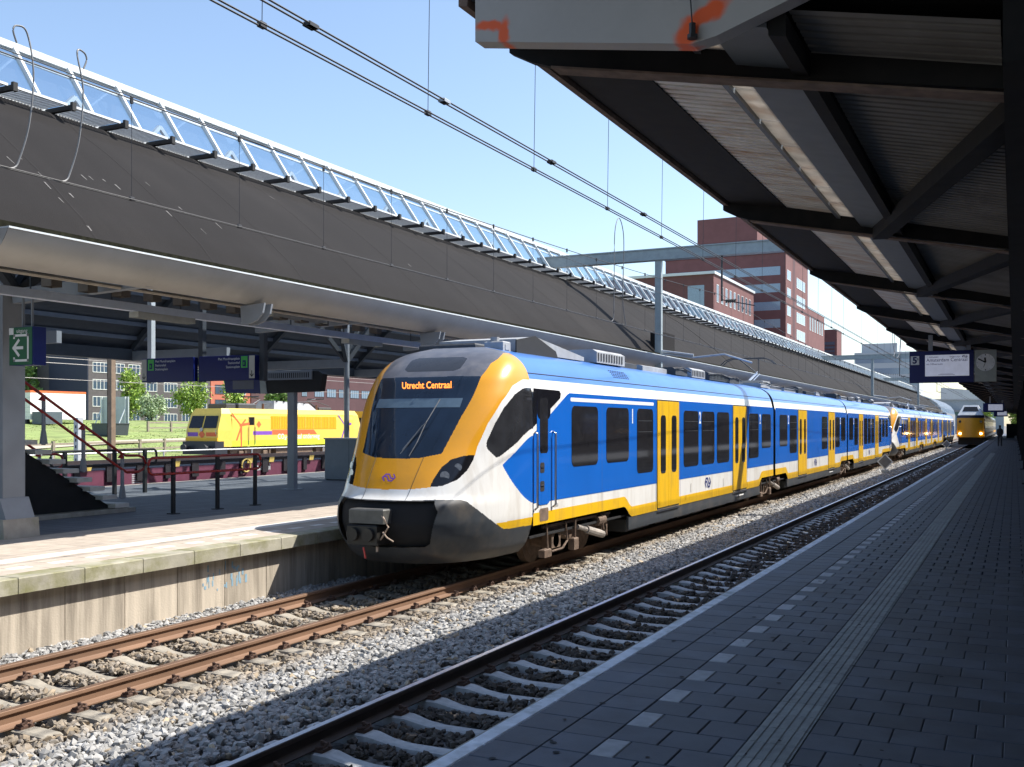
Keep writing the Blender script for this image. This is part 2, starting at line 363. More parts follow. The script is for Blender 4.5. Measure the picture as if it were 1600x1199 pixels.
# ------------------------------------------------------------------ tracks
RP = [(-.075,-.16),(.075,-.16),(.075,-.148),(.02,-.13),(.012,-.12),(.012,-.05),(.036,-.035),(.036,-.006),(.03,0),(-.03,0),(-.036,-.006),(-.036,-.035),(-.012,-.05),(-.012,-.12),(-.02,-.13),(-.075,-.148)]
def sleeper_mesh(material):
    prof = [(-1.26,-.20),(-1.2,-.175),(-.95,-.168),(-.55,-.17),(-.38,-.205),(-.2,-.225),(.2,-.225),(.38,-.205),(.55,-.17),(.95,-.168),(1.2,-.175),(1.26,-.20)]
    m = MB(); vs = []
    for px_, pz_ in prof:
        hw = .10 if abs(px_) > .4 else .08
        vs += [(px_,-hw-.02,-.34),(px_,-hw,pz_-.012),(px_,-hw+.03,pz_),(px_,hw-.03,pz_),(px_,hw,pz_-.012),(px_,hw+.02,-.34)]
    k = len(prof); fs = [(i*6+j, i*6+j+1, (i+1)*6+j+1, (i+1)*6+j) for i in range(k-1) for j in range(5)]
    fs += [(5,4,3,2,1,0), tuple((k-1)*6+j for j in range(6))]
    m.add(vs, fs); me = m.mesh('sleeper'); me.materials.append(material); return me
def clip_mesh():
    m = MB(); m.box(-.05,.05,-.07,.07,-.17,-.145)
    m.tube([(-.03,-.05,-.14),(.05,-.05,-.12),(.065,-.02,-.1),(.0,0,-.1),(-.04,.03,-.115),(.03,.055,-.12),(.06,.02,-.14)], .012, 6)
    m.tube([(0,0,-.15),(0,0,-.085)], .017, 6); me = m.mesh('rail_clip'); me.materials.append(M_clip); return me
CLIP = clip_mesh()
def track(cx, y0, y1, phase, smat, clip_to, label, group='railway tracks', polished=False, nsl=290, start=None):
    t = thing('railway_track', label, 'track', (cx, y0, 0), group)
    for s in (-1, 1):
        m = MB(); m.prism([(s*.7535+p, q) for p, q in RP], 'y', 0, y1-y0); r_ = m.build('rail', M_raild if polished else M_rail, t)
        hd = MB(); hd.box(s*.7535-.029, s*.7535+.029, 0, y1-y0, .0005, .003); hd.build('rail_head', M_railt if polished else M_rail2, r_)
    me = sleeper_mesh(smat); k = math.ceil((start if start is not None else y0)/.6); cnt = 0
    while cnt < nsl:
        y = k*.6+phase; k += 1
        if y > y1: break
        so = inst('sleeper', me, t, (0, y-y0, 0)); cnt += 1
        if y < clip_to:
            for s in (-1, 1):
                for e in (-1, 1):
                    inst('rail_clip', CLIP, so, (s*.7535+e*.105, 0, 0), 0 if e > 0 else math.pi)
    return t
M_raild = mat('oily_shaded_rail', (.045, .032, .027), .7, var=.2, scale=8)  # rust darkened by oil, with the platform shade put into the colour
M_rail2 = mat('worn_rail_head', (.24, .15, .10), .45, .5, var=.15)
track(TR1, -4, 230, SLP1, M_sleep2, 16, 'near railway track with polished rail head in platform shade', polished=True, start=3.5)
track(TR2, -4, 230, SLP2, M_sleep, 18, 'rusty railway track the blue and yellow train stands on', start=4.5)
for cx, lb in ((-25.2, 'railway track under the maroon flat wagon beyond the far platform'), (-48.5, 'railway track under the yellow locomotive')):
    track(cx, 5, 130, 0, M_sleep, 0, lb, nsl=150, start=14)
# ------------------------------------------------------------------ right platform (camera side)
PY0, PY1 = -6, 225
def tile_mesh(w_, l_, h_, material, b=.005, gap=.005):
    m = MB(); m.cbox(gap/2, w_-gap/2, gap/2, l_-gap/2, -h_, 0, b); me = m.mesh('tile'); me.materials.append(material); return me
m = MB(); m.box(-2.73, 9, PY0, PY1, -.3, PT-.062); pr = struct(m.build('platform_right', M_conc))
m = MB(); m.box(-2.62, 9, PY0, PY1, PT-.0615, PT-.03); m.build('sand_bed', M_bed, pr)
TW, TL = .285, .3
def joined_tiles(name, L, material, parent, base, vary=.14):
    V, F = [], []
    for (x0, x1, y0, y1, z1) in L:
        o = len(V); g_, b = .0035, .006
        V += [(x0+g_,y0+g_,z1-.03),(x1-g_,y0+g_,z1-.03),(x1-g_,y1-g_,z1-.03),(x0+g_,y1-g_,z1-.03),(x0+g_+b,y0+g_+b,z1),(x1-g_-b,y0+g_+b,z1),(x1-g_-b,y1-g_-b,z1),(x0+g_+b,y1-g_-b,z1)]
        F += [(o+4,o+5,o+6,o+7),(o,o+1,o+5,o+4),(o+1,o+2,o+6,o+5),(o+2,o+3,o+7,o+6),(o+3,o,o+4,o+7)]
    me = np_mesh(name, np.array(V), np.array(F))
    tn = np.repeat(rng.uniform(1-vary, 1+vary, len(L)), 5)[:,None]*np.array([base]); face_colors(me, tn, 4)
    return stuff(mk(name, me, material, parent))
attr_mat('paving_tile_far', 0, 0, rough=.62); attr_mat('paving_tile_far_left', 0, 0, rough=.8)
T_full, T_half = tile_mesh(TW, TL, .03, M_tile), tile_mesh(TW/2, TL, .03, M_tile)
T_mark = tile_mesh(TW/2, TL, .03, M_mark)
m = MB(); m.box(.003, TW-.003, .003, TL-.003, -.03, 0)
for i in range(5): m.cbox(.012+i*.055, .05+i*.055, .004, TL-.004, 0, .005, .004)
T_tact = m.mesh('tactile'); T_tact.materials.append(M_tact)
c1, c2, c3 = -2.62, -2.335, -2.05; xt = c3+2.5*TW
far, cnt = [], 0
row = 0; y = 3.9
while y < 140:
    odd = row % 2
    near = y < 13.0
    cells = [(c1, TW, 'f'), (c2, TW, 'f')]
    if odd: cells += [(c3, TW, 'f'), (c3+TW, TW, 'f'), (c3+2*TW, TW/2, 'h')]
    else: cells += [(c3, TW/2, 'm'), (c3+TW/2, TW, 'f'), (c3+1.5*TW, TW, 'f')]
    cells += [(xt, TW, 't')]
    xr = xt+TW; cells += [(xr, TW/2, 'h')] if odd else []
    xr += TW/2 if odd else 0
    lim = 3.2 if y < 40 else 1.6
    while xr < lim: cells.append((xr, TW, 'f')); xr += TW
    for x0, wdt, kd in cells:
        if kd == 't':
            if y < 70: inst('tactile_tile', T_tact, pr, (x0, y, PT))
            else: far.append((x0, x0+wdt, y, y+TL, PT+.004))
        elif kd == 'm':
            if y < 60: inst('marker_tile', T_mark, pr, (x0, y, PT+.001))
        elif near and x0 < .25 and cnt < 296 and (y > 5.0 or x0 < -.8):
            inst('paving_tile', T_full if kd == 'f' else T_half, pr, (x0, y, PT+random.uniform(-.0012,.0012))); cnt += 1
        else: far.append((x0, x0+wdt, y, y+TL, PT))
    row += 1; y += TL
joined_tiles('paving_tiles', far, MATS['paving_tile_far'], pr, (.062,.073,.097), .2)
m = MB(); m.box(-2.615, 9, 140, PY1, PT-.03, PT-.002); m.box(3.25, 9, PY0, 140, PT-.029, PT-.004); m.build('paving_surface', M_tile, pr)
m = MB(); m.cbox(.0, .11, .004, .996, -.12, 0, .008); EM = m.mesh('edging'); EM.materials.append(M_edge)
for k in range(130): inst('edging_slab', EM, pr, (-2.73, 3+k, PT))
m = MB(); m.box(-2.95, -2.731, PY0, PY1, -.3, PT-.14); m.build('platform_wall', M_conc, pr)
gum = random.Random(5); m = MB()
for k in range(170):
    gx_, gy_ = gum.uniform(-2.5,.6), 4.6+gum.random()**1.6*30; r_ = gum.uniform(.008,.022); m.add([(gx_+r_*math.cos(a)*gum.uniform(.8,1.2), gy_+r_*math.sin(a), PT+.0045) for a in np.linspace(0,5.6,9)], [tuple(range(9))])
m = stuff(m.build('gum_spots', mat('gum_spot',(.012,.013,.016),.8), pr))
# ------------------------------------------------------------------ left platform
m = MB(); m.box(-23.4, -10.50, 0, PY1, -.35, PT-.19); pl = struct(m.build('platform_left', M_conc))
m = MB(); m.box(-23.4, -10.66, 0, PY1, PT-.0645, PT-.028); m.build('sand_bed', M_bedL, pl)
m = MB(); m.cbox(0, .36, .006, .934, -.185, 0, .012); CP = m.mesh('coping'); CP.materials.append(M_cope)
for k in range(150): inst('coping_slab', CP, pl, (-10.63, 3.36+k*.94, PT))
m = MB(); m.box(0, .06, .006, .934, -1.2, -.186); WPm = m.mesh('wall_panel'); WPm.materials.append(M_wall)
for k in range(40): inst('wall_panel', WPm, pl, (-10.49, 3.2+k*.94, PT+random.uniform(-.001,.001)))
TLf, TLw, TLm = tile_mesh(.3, .3, .03, M_tileL, .003, .004), tile_mesh(.3, .3, .03, M_markL, .003, .004), tile_mesh(.15, .3, .03, M_markL, .003, .004)
farL, farI, cnt = [], [], 0; row = 0; y = 4.0
while y < 120:
    x = -10.63; col = 0
    while x > -23.2:
        odd = row % 2
        if x-.3 < -11.6 and x-.3 > -12.1 and col == 3:
            if y < 60: inst('white_line_tile', TLw, pl, (x-.3, y, PT+.001))
            else: farL.append((x-.3, x, y, y+.3, PT))
            x -= .3
        elif col == 1 and odd:
            if y < 60: inst('marker_tile', TLm, pl, (x-.15, y, PT+.001))
            farL.append((x-.3, x-.15, y, y+.3, PT)); x -= .3
        elif 7.5 < y < 15.6 and x > -13.7 and cnt < 296:
            inst('paving_tile', TLf, pl, (x-.3, y, PT+random.uniform(-.001,.001))); cnt += 1; x -= .3
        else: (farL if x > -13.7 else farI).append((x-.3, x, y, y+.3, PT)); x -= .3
        col += 1
    row += 1; y += .3
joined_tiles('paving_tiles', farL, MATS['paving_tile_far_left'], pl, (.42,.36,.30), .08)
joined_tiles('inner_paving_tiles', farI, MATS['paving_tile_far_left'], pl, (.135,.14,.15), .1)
m = MB(); m.box(-23.4, -10.64, 120, PY1, PT-.027, PT-.002); m.box(-23.4,-23.15,0,120,PT-.027,PT+.001); m.build('paving_surface', M_tileL, pl)
# faded blue graffiti on the wall under the coping
m = MB()
for k in range(26):
    yy = 11.2+random.uniform(0, .95); zz = PT-.5+random.uniform(-.16,.14); h_ = random.uniform(.03,.14); w_ = random.uniform(.015,.045)
    m.add([(-10.427+k*1e-5,yy,zz),(-10.427+k*1e-5,yy+w_,zz),(-10.427+k*1e-5,yy+w_,zz+h_),(-10.427+k*1e-5,yy,zz+h_)], [(0,1,2,3)])
m.build('graffiti', mat('faded_blue_paint', (.22,.36,.46), .8, var=.2), pl)
# ------------------------------------------------------------------ trains: shared nose surface
YS = 15.71
PZ = [.35,.5,.8,1.0,1.30,1.40,1.7,2.03,3.28,3.45,3.6,3.73,3.82,3.87]
PY = [13.6,13.35,13.14,13.08,13.14,13.30,13.48,13.70,14.60,14.78,14.98,15.2,15.45,15.71]
WZ = [.35,.5,.8,1.0,2.5,3.0,3.3,3.45,3.6,3.72,3.8,3.87]
WW = [1.15,1.3,1.41,1.44,1.44,1.43,1.37,1.32,1.22,1.06,.88,.5]
def soft(zz, vv, sg):
    zf = np.linspace(zz[0], zz[-1], 705); v = np.interp(zf, zz, vv); h = 80
    pad = np.concatenate([2*v[0]-v[h:0:-1], v, 2*v[-1]-v[-2:-h-2:-1]]); k = np.exp(-.5*(np.arange(-h,h+1)*(zf[1]-zf[0])/sg)**2); k /= k.sum()
    return zf, np.convolve(pad, k, 'valid')
PZ, PY = soft(PZ, PY, .045); WZ, WW = soft(WZ, WW, .05); NZ, NV = soft([.3,1,2.1,2.8,3.4,3.9], [2.7,2.7,2.8,3.4,3.4,3.4], .12)
def nose_xy(q, z):
    n_ = np.interp(z, NZ, NV); y0 = np.interp(z, PZ, PY); w_ = np.interp(z, WZ, WW); t = np.abs(q)*np.pi/2
    return np.sign(q)*w_*np.sin(t)**(2/n_), YS-(YS-y0)*np.clip(np.cos(t),0,1)**(2/n_)
def inpoly(px, pz, poly):
    ins = np.zeros(px.shape, bool); j = len(poly)-1
    for i in range(len(poly)):
        xi, zi = poly[i]; xj, zj = poly[j]
        cnd = ((zi > pz) != (zj > pz)) & (px < (xj-xi)*(pz-zi)/(zj-zi+1e-12)+xi)
        ins ^= cnd; j = i
    return ins
REG = dict(
 wind=[(-.02,3.31),(.12,3.319),(.371,3.309),(.286,2.643),(.256,2.072),(.113,2.0),(-.02,1.985)],
 mask=[(.371,3.309),(.461,3.535),(.66,3.67),(.805,3.73),(1.01,3.745),(1.01,3.285),(.947,3.279),(.787,3.159),(.659,2.894),(.559,2.538),(.516,2.158),(.516,2.037),(.251,1.562),(.118,1.53),(-.02,1.517),(-.02,1.985),(.113,2.0),(.256,2.072),(.286,2.643)],
 hl=[(.516,2.047),(.431,2.037),(.341,1.982),(.288,1.867),(.258,1.692),(.248,1.572),(.328,1.577),(.431,1.672),(.486,1.812),(.514,1.977)],
 bump=[(-.02,1.366),(.108,1.366),(.313,1.381),(.494,1.366),(.546,1.336),(.629,1.206),(.767,.946),(.825,.841),(1.01,.826),(1.01,.2),(-.02,.2)],
 stripe=[(.764,.956),(1.01,.966),(1.01,.826),(.825,.841)],
 cabw=[(.93,3.12),(.975,3.144),(1.01,3.14),(1.01,2.478),(.882,2.228),(.727,2.007),(.699,2.0),(.62,2.12),(.596,2.178),(.589,2.258),(.632,2.538),(.704,2.798),(.817,3.014)],
 blue=[(1.01,2.36),(.90,2.13),(.775,1.90),(.766,1.87),(.775,1.84),(1.01,1.17)],
 open=[(-.02,1.352),(.316,1.362),(.36,1.2),(.308,.711),(.27,.66),(-.02,.64)],
 lamp=[(-.02,3.66),(.12,3.665),(.17,3.63),(.14,3.45),(.10,3.41),(-.02,3.405)])
zq = np.concatenate([np.linspace(.36,1.28,100), np.linspace(1.28,1.45,34)[1:], np.linspace(1.45,3.3,200)[1:], np.linspace(3.3,3.868,90)[1:]])
qq = np.linspace(-1, 1, 441)
Q, Zg = np.meshgrid(qq, zq); Xn, Yn = nose_xy(Q, Zg); nr, nc = Q.shape
Qc = np.abs((Q[:-1,:-1]+Q[1:,1:])/2); Zc = (Zg[:-1,:-1]+Zg[1:,1:])/2
lab = np.full(Qc.shape, 'white', dtype='<U6'); 
lab[(Zc > 3.305)] = 'roof'
for k in ('mask','wind','lamp','bump','open','stripe','cabw','blue','hl'):
    lab[inpoly(Qc, Zc, REG[k])] = k
NOSE = {}
idx = np.arange(nr*nc).reshape(nr, nc); FQ = np.stack([idx[:-1,:-1], idx[:-1,1:], idx[1:,1:], idx[1:,:-1]], -1)
VN = np.stack([Xn, Yn, Zg], -1).reshape(-1,3)
# analytic-like normals are kept by tiny overlaps; panels of glass sit slightly proud of the paint
for k, mm in (('white',M_white),('roof',M_cabroof),('mask',M_gold),('wind',mat('windscreen_glass',(.010,.019,.036),.06,var=.3,scale=1.5,spec=.6)),('lamp',mat('lamp_panel_glass',(.035,.037,.042),.10)),('bump',M_tgrey),('open',M_dark),('stripe',M_yel),('cabw',mat('cab_side_glass',(.024,.025,.028),.07,var=.3,scale=3)),('blue',M_blue),('hl',M_black)):
  for sd in ((-1,1) if k in ('stripe','cabw','blue','hl') else (0,)):
    f_ = FQ[(lab == k) & ((Q[:-1,:-1]+Q[1:,1:])*sd >= 0)]; u_, inv_ = np.unique(f_, return_inverse=True)
    v_ = VN[u_].copy()
    if k == 'open': v_[:,1] += .10
    me = np_mesh('nose_'+k, v_, inv_.reshape(-1,4)); me.materials.append(mm)
    me.polygons.foreach_set('use_smooth', [True]*len(me.polygons)); NOSE[k+str(sd)] = me
NN = dict(white='cab_shell', roof='cab_roof', mask='yellow_mask', wind='windscreen', lamp='roof_lamp_panel', bump='bumper', open='coupler_recess', stripe='yellow_stripe', cabw='cab_side_window', blue='blue_flash', hl='headlight')
def on_nose(me, co, z0, x0=0, dy=-.006):
    """wrap flat lettering (x right, z up) onto the nose front"""
    out = []
    for x_, z_ in co:
        zz = z0+z_; xx = x0+x_; n_ = float(np.interp(zz,[1,2.1,2.8,3.4],[2.7,2.8,3.4,3.4])); w_ = float(np.interp(zz,WZ,WW)); y0 = float(np.interp(zz,PZ,PY))
        tt = math.asin(min(1, (abs(xx)/w_)**(n_/2))); out.append((xx, YS-(YS-y0)*math.cos(tt)**(2/n_)+dy, zz))
    me.vertices.foreach_set('co', np.array(out).ravel()); me.update(); return me
def nose_parts(parent, ysum=None, full=True):
    """front nose at world-like local coordinates, or turned round for the rear when ysum is given"""
    def fix(o):
        o.parent = parent
        if ysum is not None: o.rotation_euler = (0,0,math.pi); o.location = (0, ysum, 0)
        return o
    for k, me in NOSE.items():
        o = bpy.data.objects.new(NN[k.rstrip('-01')], me); C.objects.link(o); fix(o)
    # headlamp bulbs
    for s in (-1, 1):
        for (q_, z_, r_) in ((.33,1.73,.075),(.41,1.86,.06)):
            x_, y_ = nose_xy(np.array([s*q_]), np.array([z_])); m = MB(); 
            d = Vector((s*.55,-.8,.15)).normalized(); p = Vector((x_[0], y_[0], z_))
            m.tube([p-d*.0, p+d*.006], r_, 16); fix(m.build('lamp_lens', mat('lamp_lens', (.35,.37,.4), .08, .3, var=.3, scale=30)))
    # panel joints on the nose
    m = MB()
    for x_ in (-.36, .42):
        pts = []
        for zz in np.linspace(1.36, 2.02, 12):
            xx = x_+(zz-1.36)*(.1 if x_ > 0 else -.03); n_ = float(np.interp(zz,[1,2.1],[2.7,2.8])); w_ = float(np.interp(zz,WZ,WW)); y0 = float(np.interp(zz,PZ,PY))
            tt = math.asin((abs(xx)/w_)**(n_/2)); pts.append((xx, YS-(YS-y0)*math.cos(tt)**(2/n_)-.001, zz))
        m.tube(pts, .004, 4)
    fix(m.build('panel_joint', M_rub))
    # wiper
    m = MB(); P0 = Vector((.42,13.80,2.12))
    m.tube([(.05,13.73,2.06),(.30,13.98,2.50),(.36,14.0,2.55)], .011, 6); m.tube([(.36,14.02,2.58),(.30,13.82,2.24),(.23,13.70,2.03)], .008, 6)
    m.tube([(.36,14.02,2.57),(.46,14.27,2.93)], .008, 6); m.tube([(.02,13.74,2.06),(.28,13.98,2.48)], .009, 6); fix(m.build('windscreen_wiper', M_wirel))
    # light sun blind behind the glass, seen as a paler band
    me, co = text_mesh('I', .1); 
    m = MB(); N_ = 24
    for (za, zb, xh, mm, nm) in ((2.80,2.95,.80,mat('windscreen_blind',(.10,.15,.2),.25),'sun_blind'),):
        co2 = []; fs = []
        for i in range(N_+1):
            xx = -xh+2*xh*i/N_; co2 += [(xx, za), (xx, zb)]
        mesh = bpy.data.meshes.new(nm); mesh.from_pydata([(a,0,b) for a,b in co2], [], [(2*i,2*i+2,2*i+3,2*i+1) for i in range(N_)])
        on_nose(mesh, co2, 0, 0, -.003); fix(mk(nm, mesh, mm))
    # operator's emblem
    for s in ((0,),):
        quads = [q for pl_ in LOGO for q in stroke2d(pl_, .17)]
        mesh = bpy.data.meshes.new('emblem'); vs = [(a*.115, b*.115) for q in quads for a, b in q]
        mesh.from_pydata([(a,0,b) for a,b in vs], [], [tuple(range(4*i,4*i+4)) for i in range(len(quads))])
        on_nose(mesh, vs, 1.70, .0, -.005); fix(mk('emblem', mesh, M_purple))
    if full:
        me, co = text_mesh('Utrecht Centraal', .155, 'CENTER', .88, .002); on_nose(me, [(a,0) for a,b,_ in co], 3.12, .08, -.012); _c = np.zeros(len(co)*3); me.vertices.foreach_get('co', _c); _c = _c.reshape(-1,3); _c[:,2] += co[:,1]; me.vertices.foreach_set('co', _c.ravel()); me.update(); fix(mk('destination_display', me, M_led))
    # coupler
    m = MB(); m.cbox(-.40,.22,12.98,13.4,1.02,1.24,.02); fix(m.build('coupler_box', mat('coupler_grey',(.10,.10,.095),.5,.3,var=.2)))
    m = MB(); m.cbox(-.40,.14,12.93,13.4,.70,1.0,.02); m.tube([(-.27,12.93,.86),(-.27,12.86,.86)], .1, 14); m.tube([(-.0,12.93,.86),(-.0,12.87,.86)], .1, 14)
    fix(m.build('coupler_head', mat('coupler_black',(.03,.028,.026),.45,.4,var=.3)))
    m = MB(); m.tube([(.16,13.0,1.18),(.24,12.98,1.1),(.3,13.0,.98),(.2,13.02,.85),(.14,13.03,.78)], .014, 6); m.tube([(.2,13.0,.9),(.28,13.0,.82),(.36,13.05,.76)], .012, 6); m.tube([(.1,13.0,.68),(.1,13,.6)], .02, 6)
    fix(m.build('coupler_hose', mat('pale_hose',(.45,.34,.26),.6)))
    m = MB(); m.tube([(-.12,12.96,.66),(-.06,12.93,.5)], .016, 6); fix(m.build('red_handle', mat('red_plastic',(.6,.06,.04),.4)))
def side_poly(pts, x):     # (y,z) polygon on the right-hand wall
    return MB().add([(x,y,z) for y,z in pts], [tuple(range(len(pts)))])
def wall_x(z): return float(np.interp(z, WZ, WW))
def bogie(parent, yc, wb=2.4, name='bogie'):
    b = bpy.data.objects.new(name, None); C.objects.link(b); b.parent = parent; b.location = (0, yc, 0); b.empty_display_size = .1
    for yy in (-wb/2, wb/2):
        for s in (-1, 1):
            m = MB(); m.tube([(s*.68,yy,.43),(s*.815,yy,.43)], .43, 28); m.tube([(s*.815,yy,.43),(s*.83,yy,.43)], .3, 24); m.build('wheel', M_under, b)
            m = MB(); m.tube([(s*.83,yy,.43),(s*1.30,yy,.43)], .13, 14); m.cbox(s*1.2-.1,s*1.2+.1,yy-.2,yy+.2,.3,.62,.03); m.build('axle_box', M_under, b)
    for s in (-1, 1):
        m = MB(); m.prism([(-wb/2-.35,.55),(-wb/2+.2,.55),(-.5,.38),(.5,.38),(wb/2-.2,.55),(wb/2+.35,.55),(wb/2+.35,.68),(wb/2-.3,.68),(.4,.56),(-.4,.56),(-wb/2+.3,.68),(-wb/2-.35,.68)], 'x', s*1.2-.08, s*1.2+.08)
        m.build('bogie_frame', M_under, b)
        m = MB(); m.tube([(s*1.36,-.35,.60),(s*1.36,.95,.34)], .045, 10); m.tube([(s*1.36,.1,.51),(s*1.36,.95,.34)], .075, 10); m.build('damper', mat('damper_grey',(.34,.30,.26),.6,var=.15), b)
        m = MB()
        for yy in (-.28,.28): m.tube([(s*1.12,yy,.55),(s*1.12,yy,.85)], .17, 14)
        m.build('air_spring', M_rub, b)
        m = MB(); m.tube([(s*1.36,-wb/2+.3,.75),(s*1.38,-wb/2+.32,.4),(s*1.38,-wb/2+.1,.28),(s*1.34,-wb/2-.3,.26)], .022, 6); m.tube([(s*1.36,wb/2-.3,.75),(s*1.4,wb/2-.28,.45),(s*1.34,wb/2+.05,.3)], .022, 6); m.tube([(s*1.36,-wb/2-.55,.78),(s*1.38,-wb/2-.55,.3)], .018, 6); m.cbox(s*1.35-.06,s*1.35+.06,-wb/2-.75,-wb/2-.45,.2,.34,.02); m.tube([(s*1.3,wb/2-.5,.62),(s*1.3,wb/2-.1,.62)], .11, 12); m.beam((s*1.3,-wb/2-.6,.72),(s*1.3,wb/2+.3,.72),.05,.05)
        m.tube([(s*1.38,-.5,.75),(s*1.38,-.52,.25)], .025, 6); m.cbox(s*1.36-.06,s*1.36+.06,-.64,-.42,.2,.42,.02); m.build('brake_pipe', M_under, b)
    return b
CAR1 = dict(win=[(17.38,18.70,1.75),(19.16,20.48,1.76),(21.01,22.10,1.47),(24.48,25.79,1.48),(26.09,27.35,1.48),(27.62,28.95,1.47),(31.38,32.69,1.49),(33.15,34.50,1.77)], door=[(22.40,24.06),(29.39,31.05)])
MID = dict(win=[(.85,2.18,1.77),(2.62,3.97,1.49),(9.5,10.9,1.49),(13.14,14.45,1.5),(14.85,16.2,1.77)], door=[(4.25,6.0),(11.2,12.95)])
BP0, BP1 = .57, .81
def make_train(yoff, nmid, label, group, detail=True):
    t = thing('commuter_train', label, 'train', (TR2, yoff, 0), group)
    mids = [35.1+16.9*i for i in range(nmid)]; jend = 35.1+16.9*nmid; ysum = jend+35.1
    nose_parts(t, None, detail); nose_parts(t, ysum, False)
    cars = [(YS, 34.93, CAR1['win'], CAR1['door'], 'A')]
    for j in mids: cars.append((j+.17, j+16.73, [(a+j,b+j,z) for a,b,z in MID['win']], [(a+j,b+j) for a,b in MID['door']], 'M'))
    cars.append((jend+.17, ysum-YS, [(ysum-b,ysum-a,z) for a,b,z in CAR1['win']], [(ysum-b,ysum-a) for a,b in CAR1['door']], 'B'))
    bogs = [18.2]+[35.1+16.9*i for i in range(nmid+1)]+[ysum-18.2]
    def low(y):                                # bottom edge of the yellow stripe, stepping up over the bogies
        d = min([abs(y-b) for b in bogs[1:-1]]+[abs(y-18.3), abs(y-(ysum-18.3))])
        if y < 20.2 or y > ysum-20.2: return BP1
        t_ = min(1, max(0, (d-1.9)/.5)); return BP1+(BP0-BP1)*t_*t_*(3-2*t_)
    for ci, (y0, y1, wins, doors, kind) in enumerate(cars):
        # shell
        zw = [z for z in (.57,.8,1.0,2.5,3.0,3.28)]
        yk = sorted(set([y0,y1]+[yy for yy in np.arange(math.ceil(y0*10)/10, y1, .1)]))
        m = MB(); vs = []; fs = []
        for s in (1, -1):
            o_ = len(vs)
            for yy in yk:
                lz = low(yy)
                for z_ in [lz]+[z for z in (1.0,2.5,3.0,3.3)]: vs.append((s*wall_x(max(z_,.99)), yy, z_))
            for i in range(len(yk)-1):
                for j in range(4):
                    a = o_+i*5+j; q_ = (a, a+5, a+6, a+1); fs.append(q_ if s > 0 else q_[::-1])
        m.add(vs, fs); body = m.build('car_body', M_white, t)
        sec = [(wall_x(z), z) for z in (3.3,3.38,3.45,3.53,3.6,3.66,3.72,3.76,3.8,3.84,3.87)]; sec = sec+[(-a,b) for a,b in sec[::-1]]
        m = MB(); vs = [(a,y0,b) for a,b in sec]+[(a,y1,b) for a,b in sec]; n_ = len(sec)
        m.add(vs, [(i,n_+i,n_+i+1,i+1) for i in range(n_-1)]); rf = m.build('roof', M_roofblue, t, True)
        m = MB()
        for s in (-1,1): m.tube([(s*(wall_x(3.4)+.001),y0,3.4),(s*(wall_x(3.4)+.001),y1,3.4)], .009, 4)
        m.build('gutter_seam', M_rub, rf)
        m = MB(); ends = [(wall_x(z)-.03, z) for z in (.62,1.0,2.5,3.0,3.3,3.6,3.8)]; ends = ends+[(-a,b) for a,b in ends[::-1]]
        for yy in (y0+.01, y1-.01): m.add([(a,yy,b) for a,b in ends], [tuple(range(len(ends)))])
        m.box(-1.35,1.35,y0+.05,y1-.05,.58,.62); m.build('end_wall', M_rub, t)
        # blue field
        a0, a1 = (y0, y1)
        if kind == 'A': bl = [(YS,1.19),(y1,1.19),(y1,3.1),(17.28,3.1),(17.18,3.07),(YS,2.36)]
        elif kind == 'B': bl = [(y0,1.19),(y1,1.19),(y1,2.36),(y1-1.47,3.07),(y1-1.57,3.1),(y0,3.1)]
        else: bl = [(y0,1.19),(y1,1.19),(y1,3.1),(y0,3.1)]
        xw = 1.4425
        m = side_poly([p for p in bl], xw); o = m.build('blue_field', M_blue, body)
        o2 = side_poly([p for p in bl], -xw).build('blue_field', M_blue, body)
        # yellow stripe and grey skirt
        m = MB(); vs = []
        for yy in yk: vs += [(1.4427,yy,low(yy)), (1.4427,yy,low(yy)+.21)]
        m.add(vs, [(2*i,2*i+2,2*i+3,2*i+1) for i in range(len(yk)-1)]); m.build('yellow_stripe', M_yel, body)
        m = MB(); sg = []
        for yy in yk+[None]:
            if yy is not None and low(yy) < BP0+.01: sg.append(yy)
            else:
                if len(sg) > 1: m.prism([(1.435,.30),(1.435,.566),(1.39,.566),(1.39,.34)], 'y', sg[0]-.2, sg[-1]+.2); m.prism([(-1.435,.30),(-1.435,.566),(-1.39,.566),(-1.39,.34)], 'y', sg[0]-.2, sg[-1]+.2); m.box(-1.2,1.2,sg[0]+.3,sg[-1]-.3,.33,.56)
                sg = []
        if m.v: m.build('skirt', M_tgrey, t)
        for (wa, wb_, wz) in wins:
            m = MB(); m.prism(rrect(wa, wb_, wz, 2.87, .13), 'x', 1.41, 1.449); wo = m.build('window', M_win, t)
            if wb_-wa < 1.2 or wz > 1.47 and wz < 1.495 and detail:
                m = MB(); m.box(1.4492,1.4515,wa+.08,wb_-.08,2.60,2.612); m.box(1.4492,1.4515,wa+.08,wb_-.08,2.36,2.372); m.build('vent_frame', M_tgrey, wo)
        for (da, db) in doors:
            m = MB(); m.prism(rrect(da-.03, db+.03, .58, 3.10, .06), 'x', 1.40, 1.446); do = m.build('door', M_rub, t)
            mid = (da+db)/2
            for (la, lb_) in ((da, mid-.006), (mid+.006, db)):
                m = MB(); m.prism(rrect(la, lb_, .62, 3.07, .04), 'x', 1.41, 1.456); lf = m.build('door_leaf', M_yel, do)
                m = MB(); c_ = (la+lb_)/2; m.prism(rrect(c_-.19, c_+.19, 1.40, 2.74, .10), 'x', 1.456, 1.461); m.build('pane', M_win, lf)
            m = MB(); m.box(1.40,1.47,da,db,.53,.575); m.build('door_step', M_steel, do)
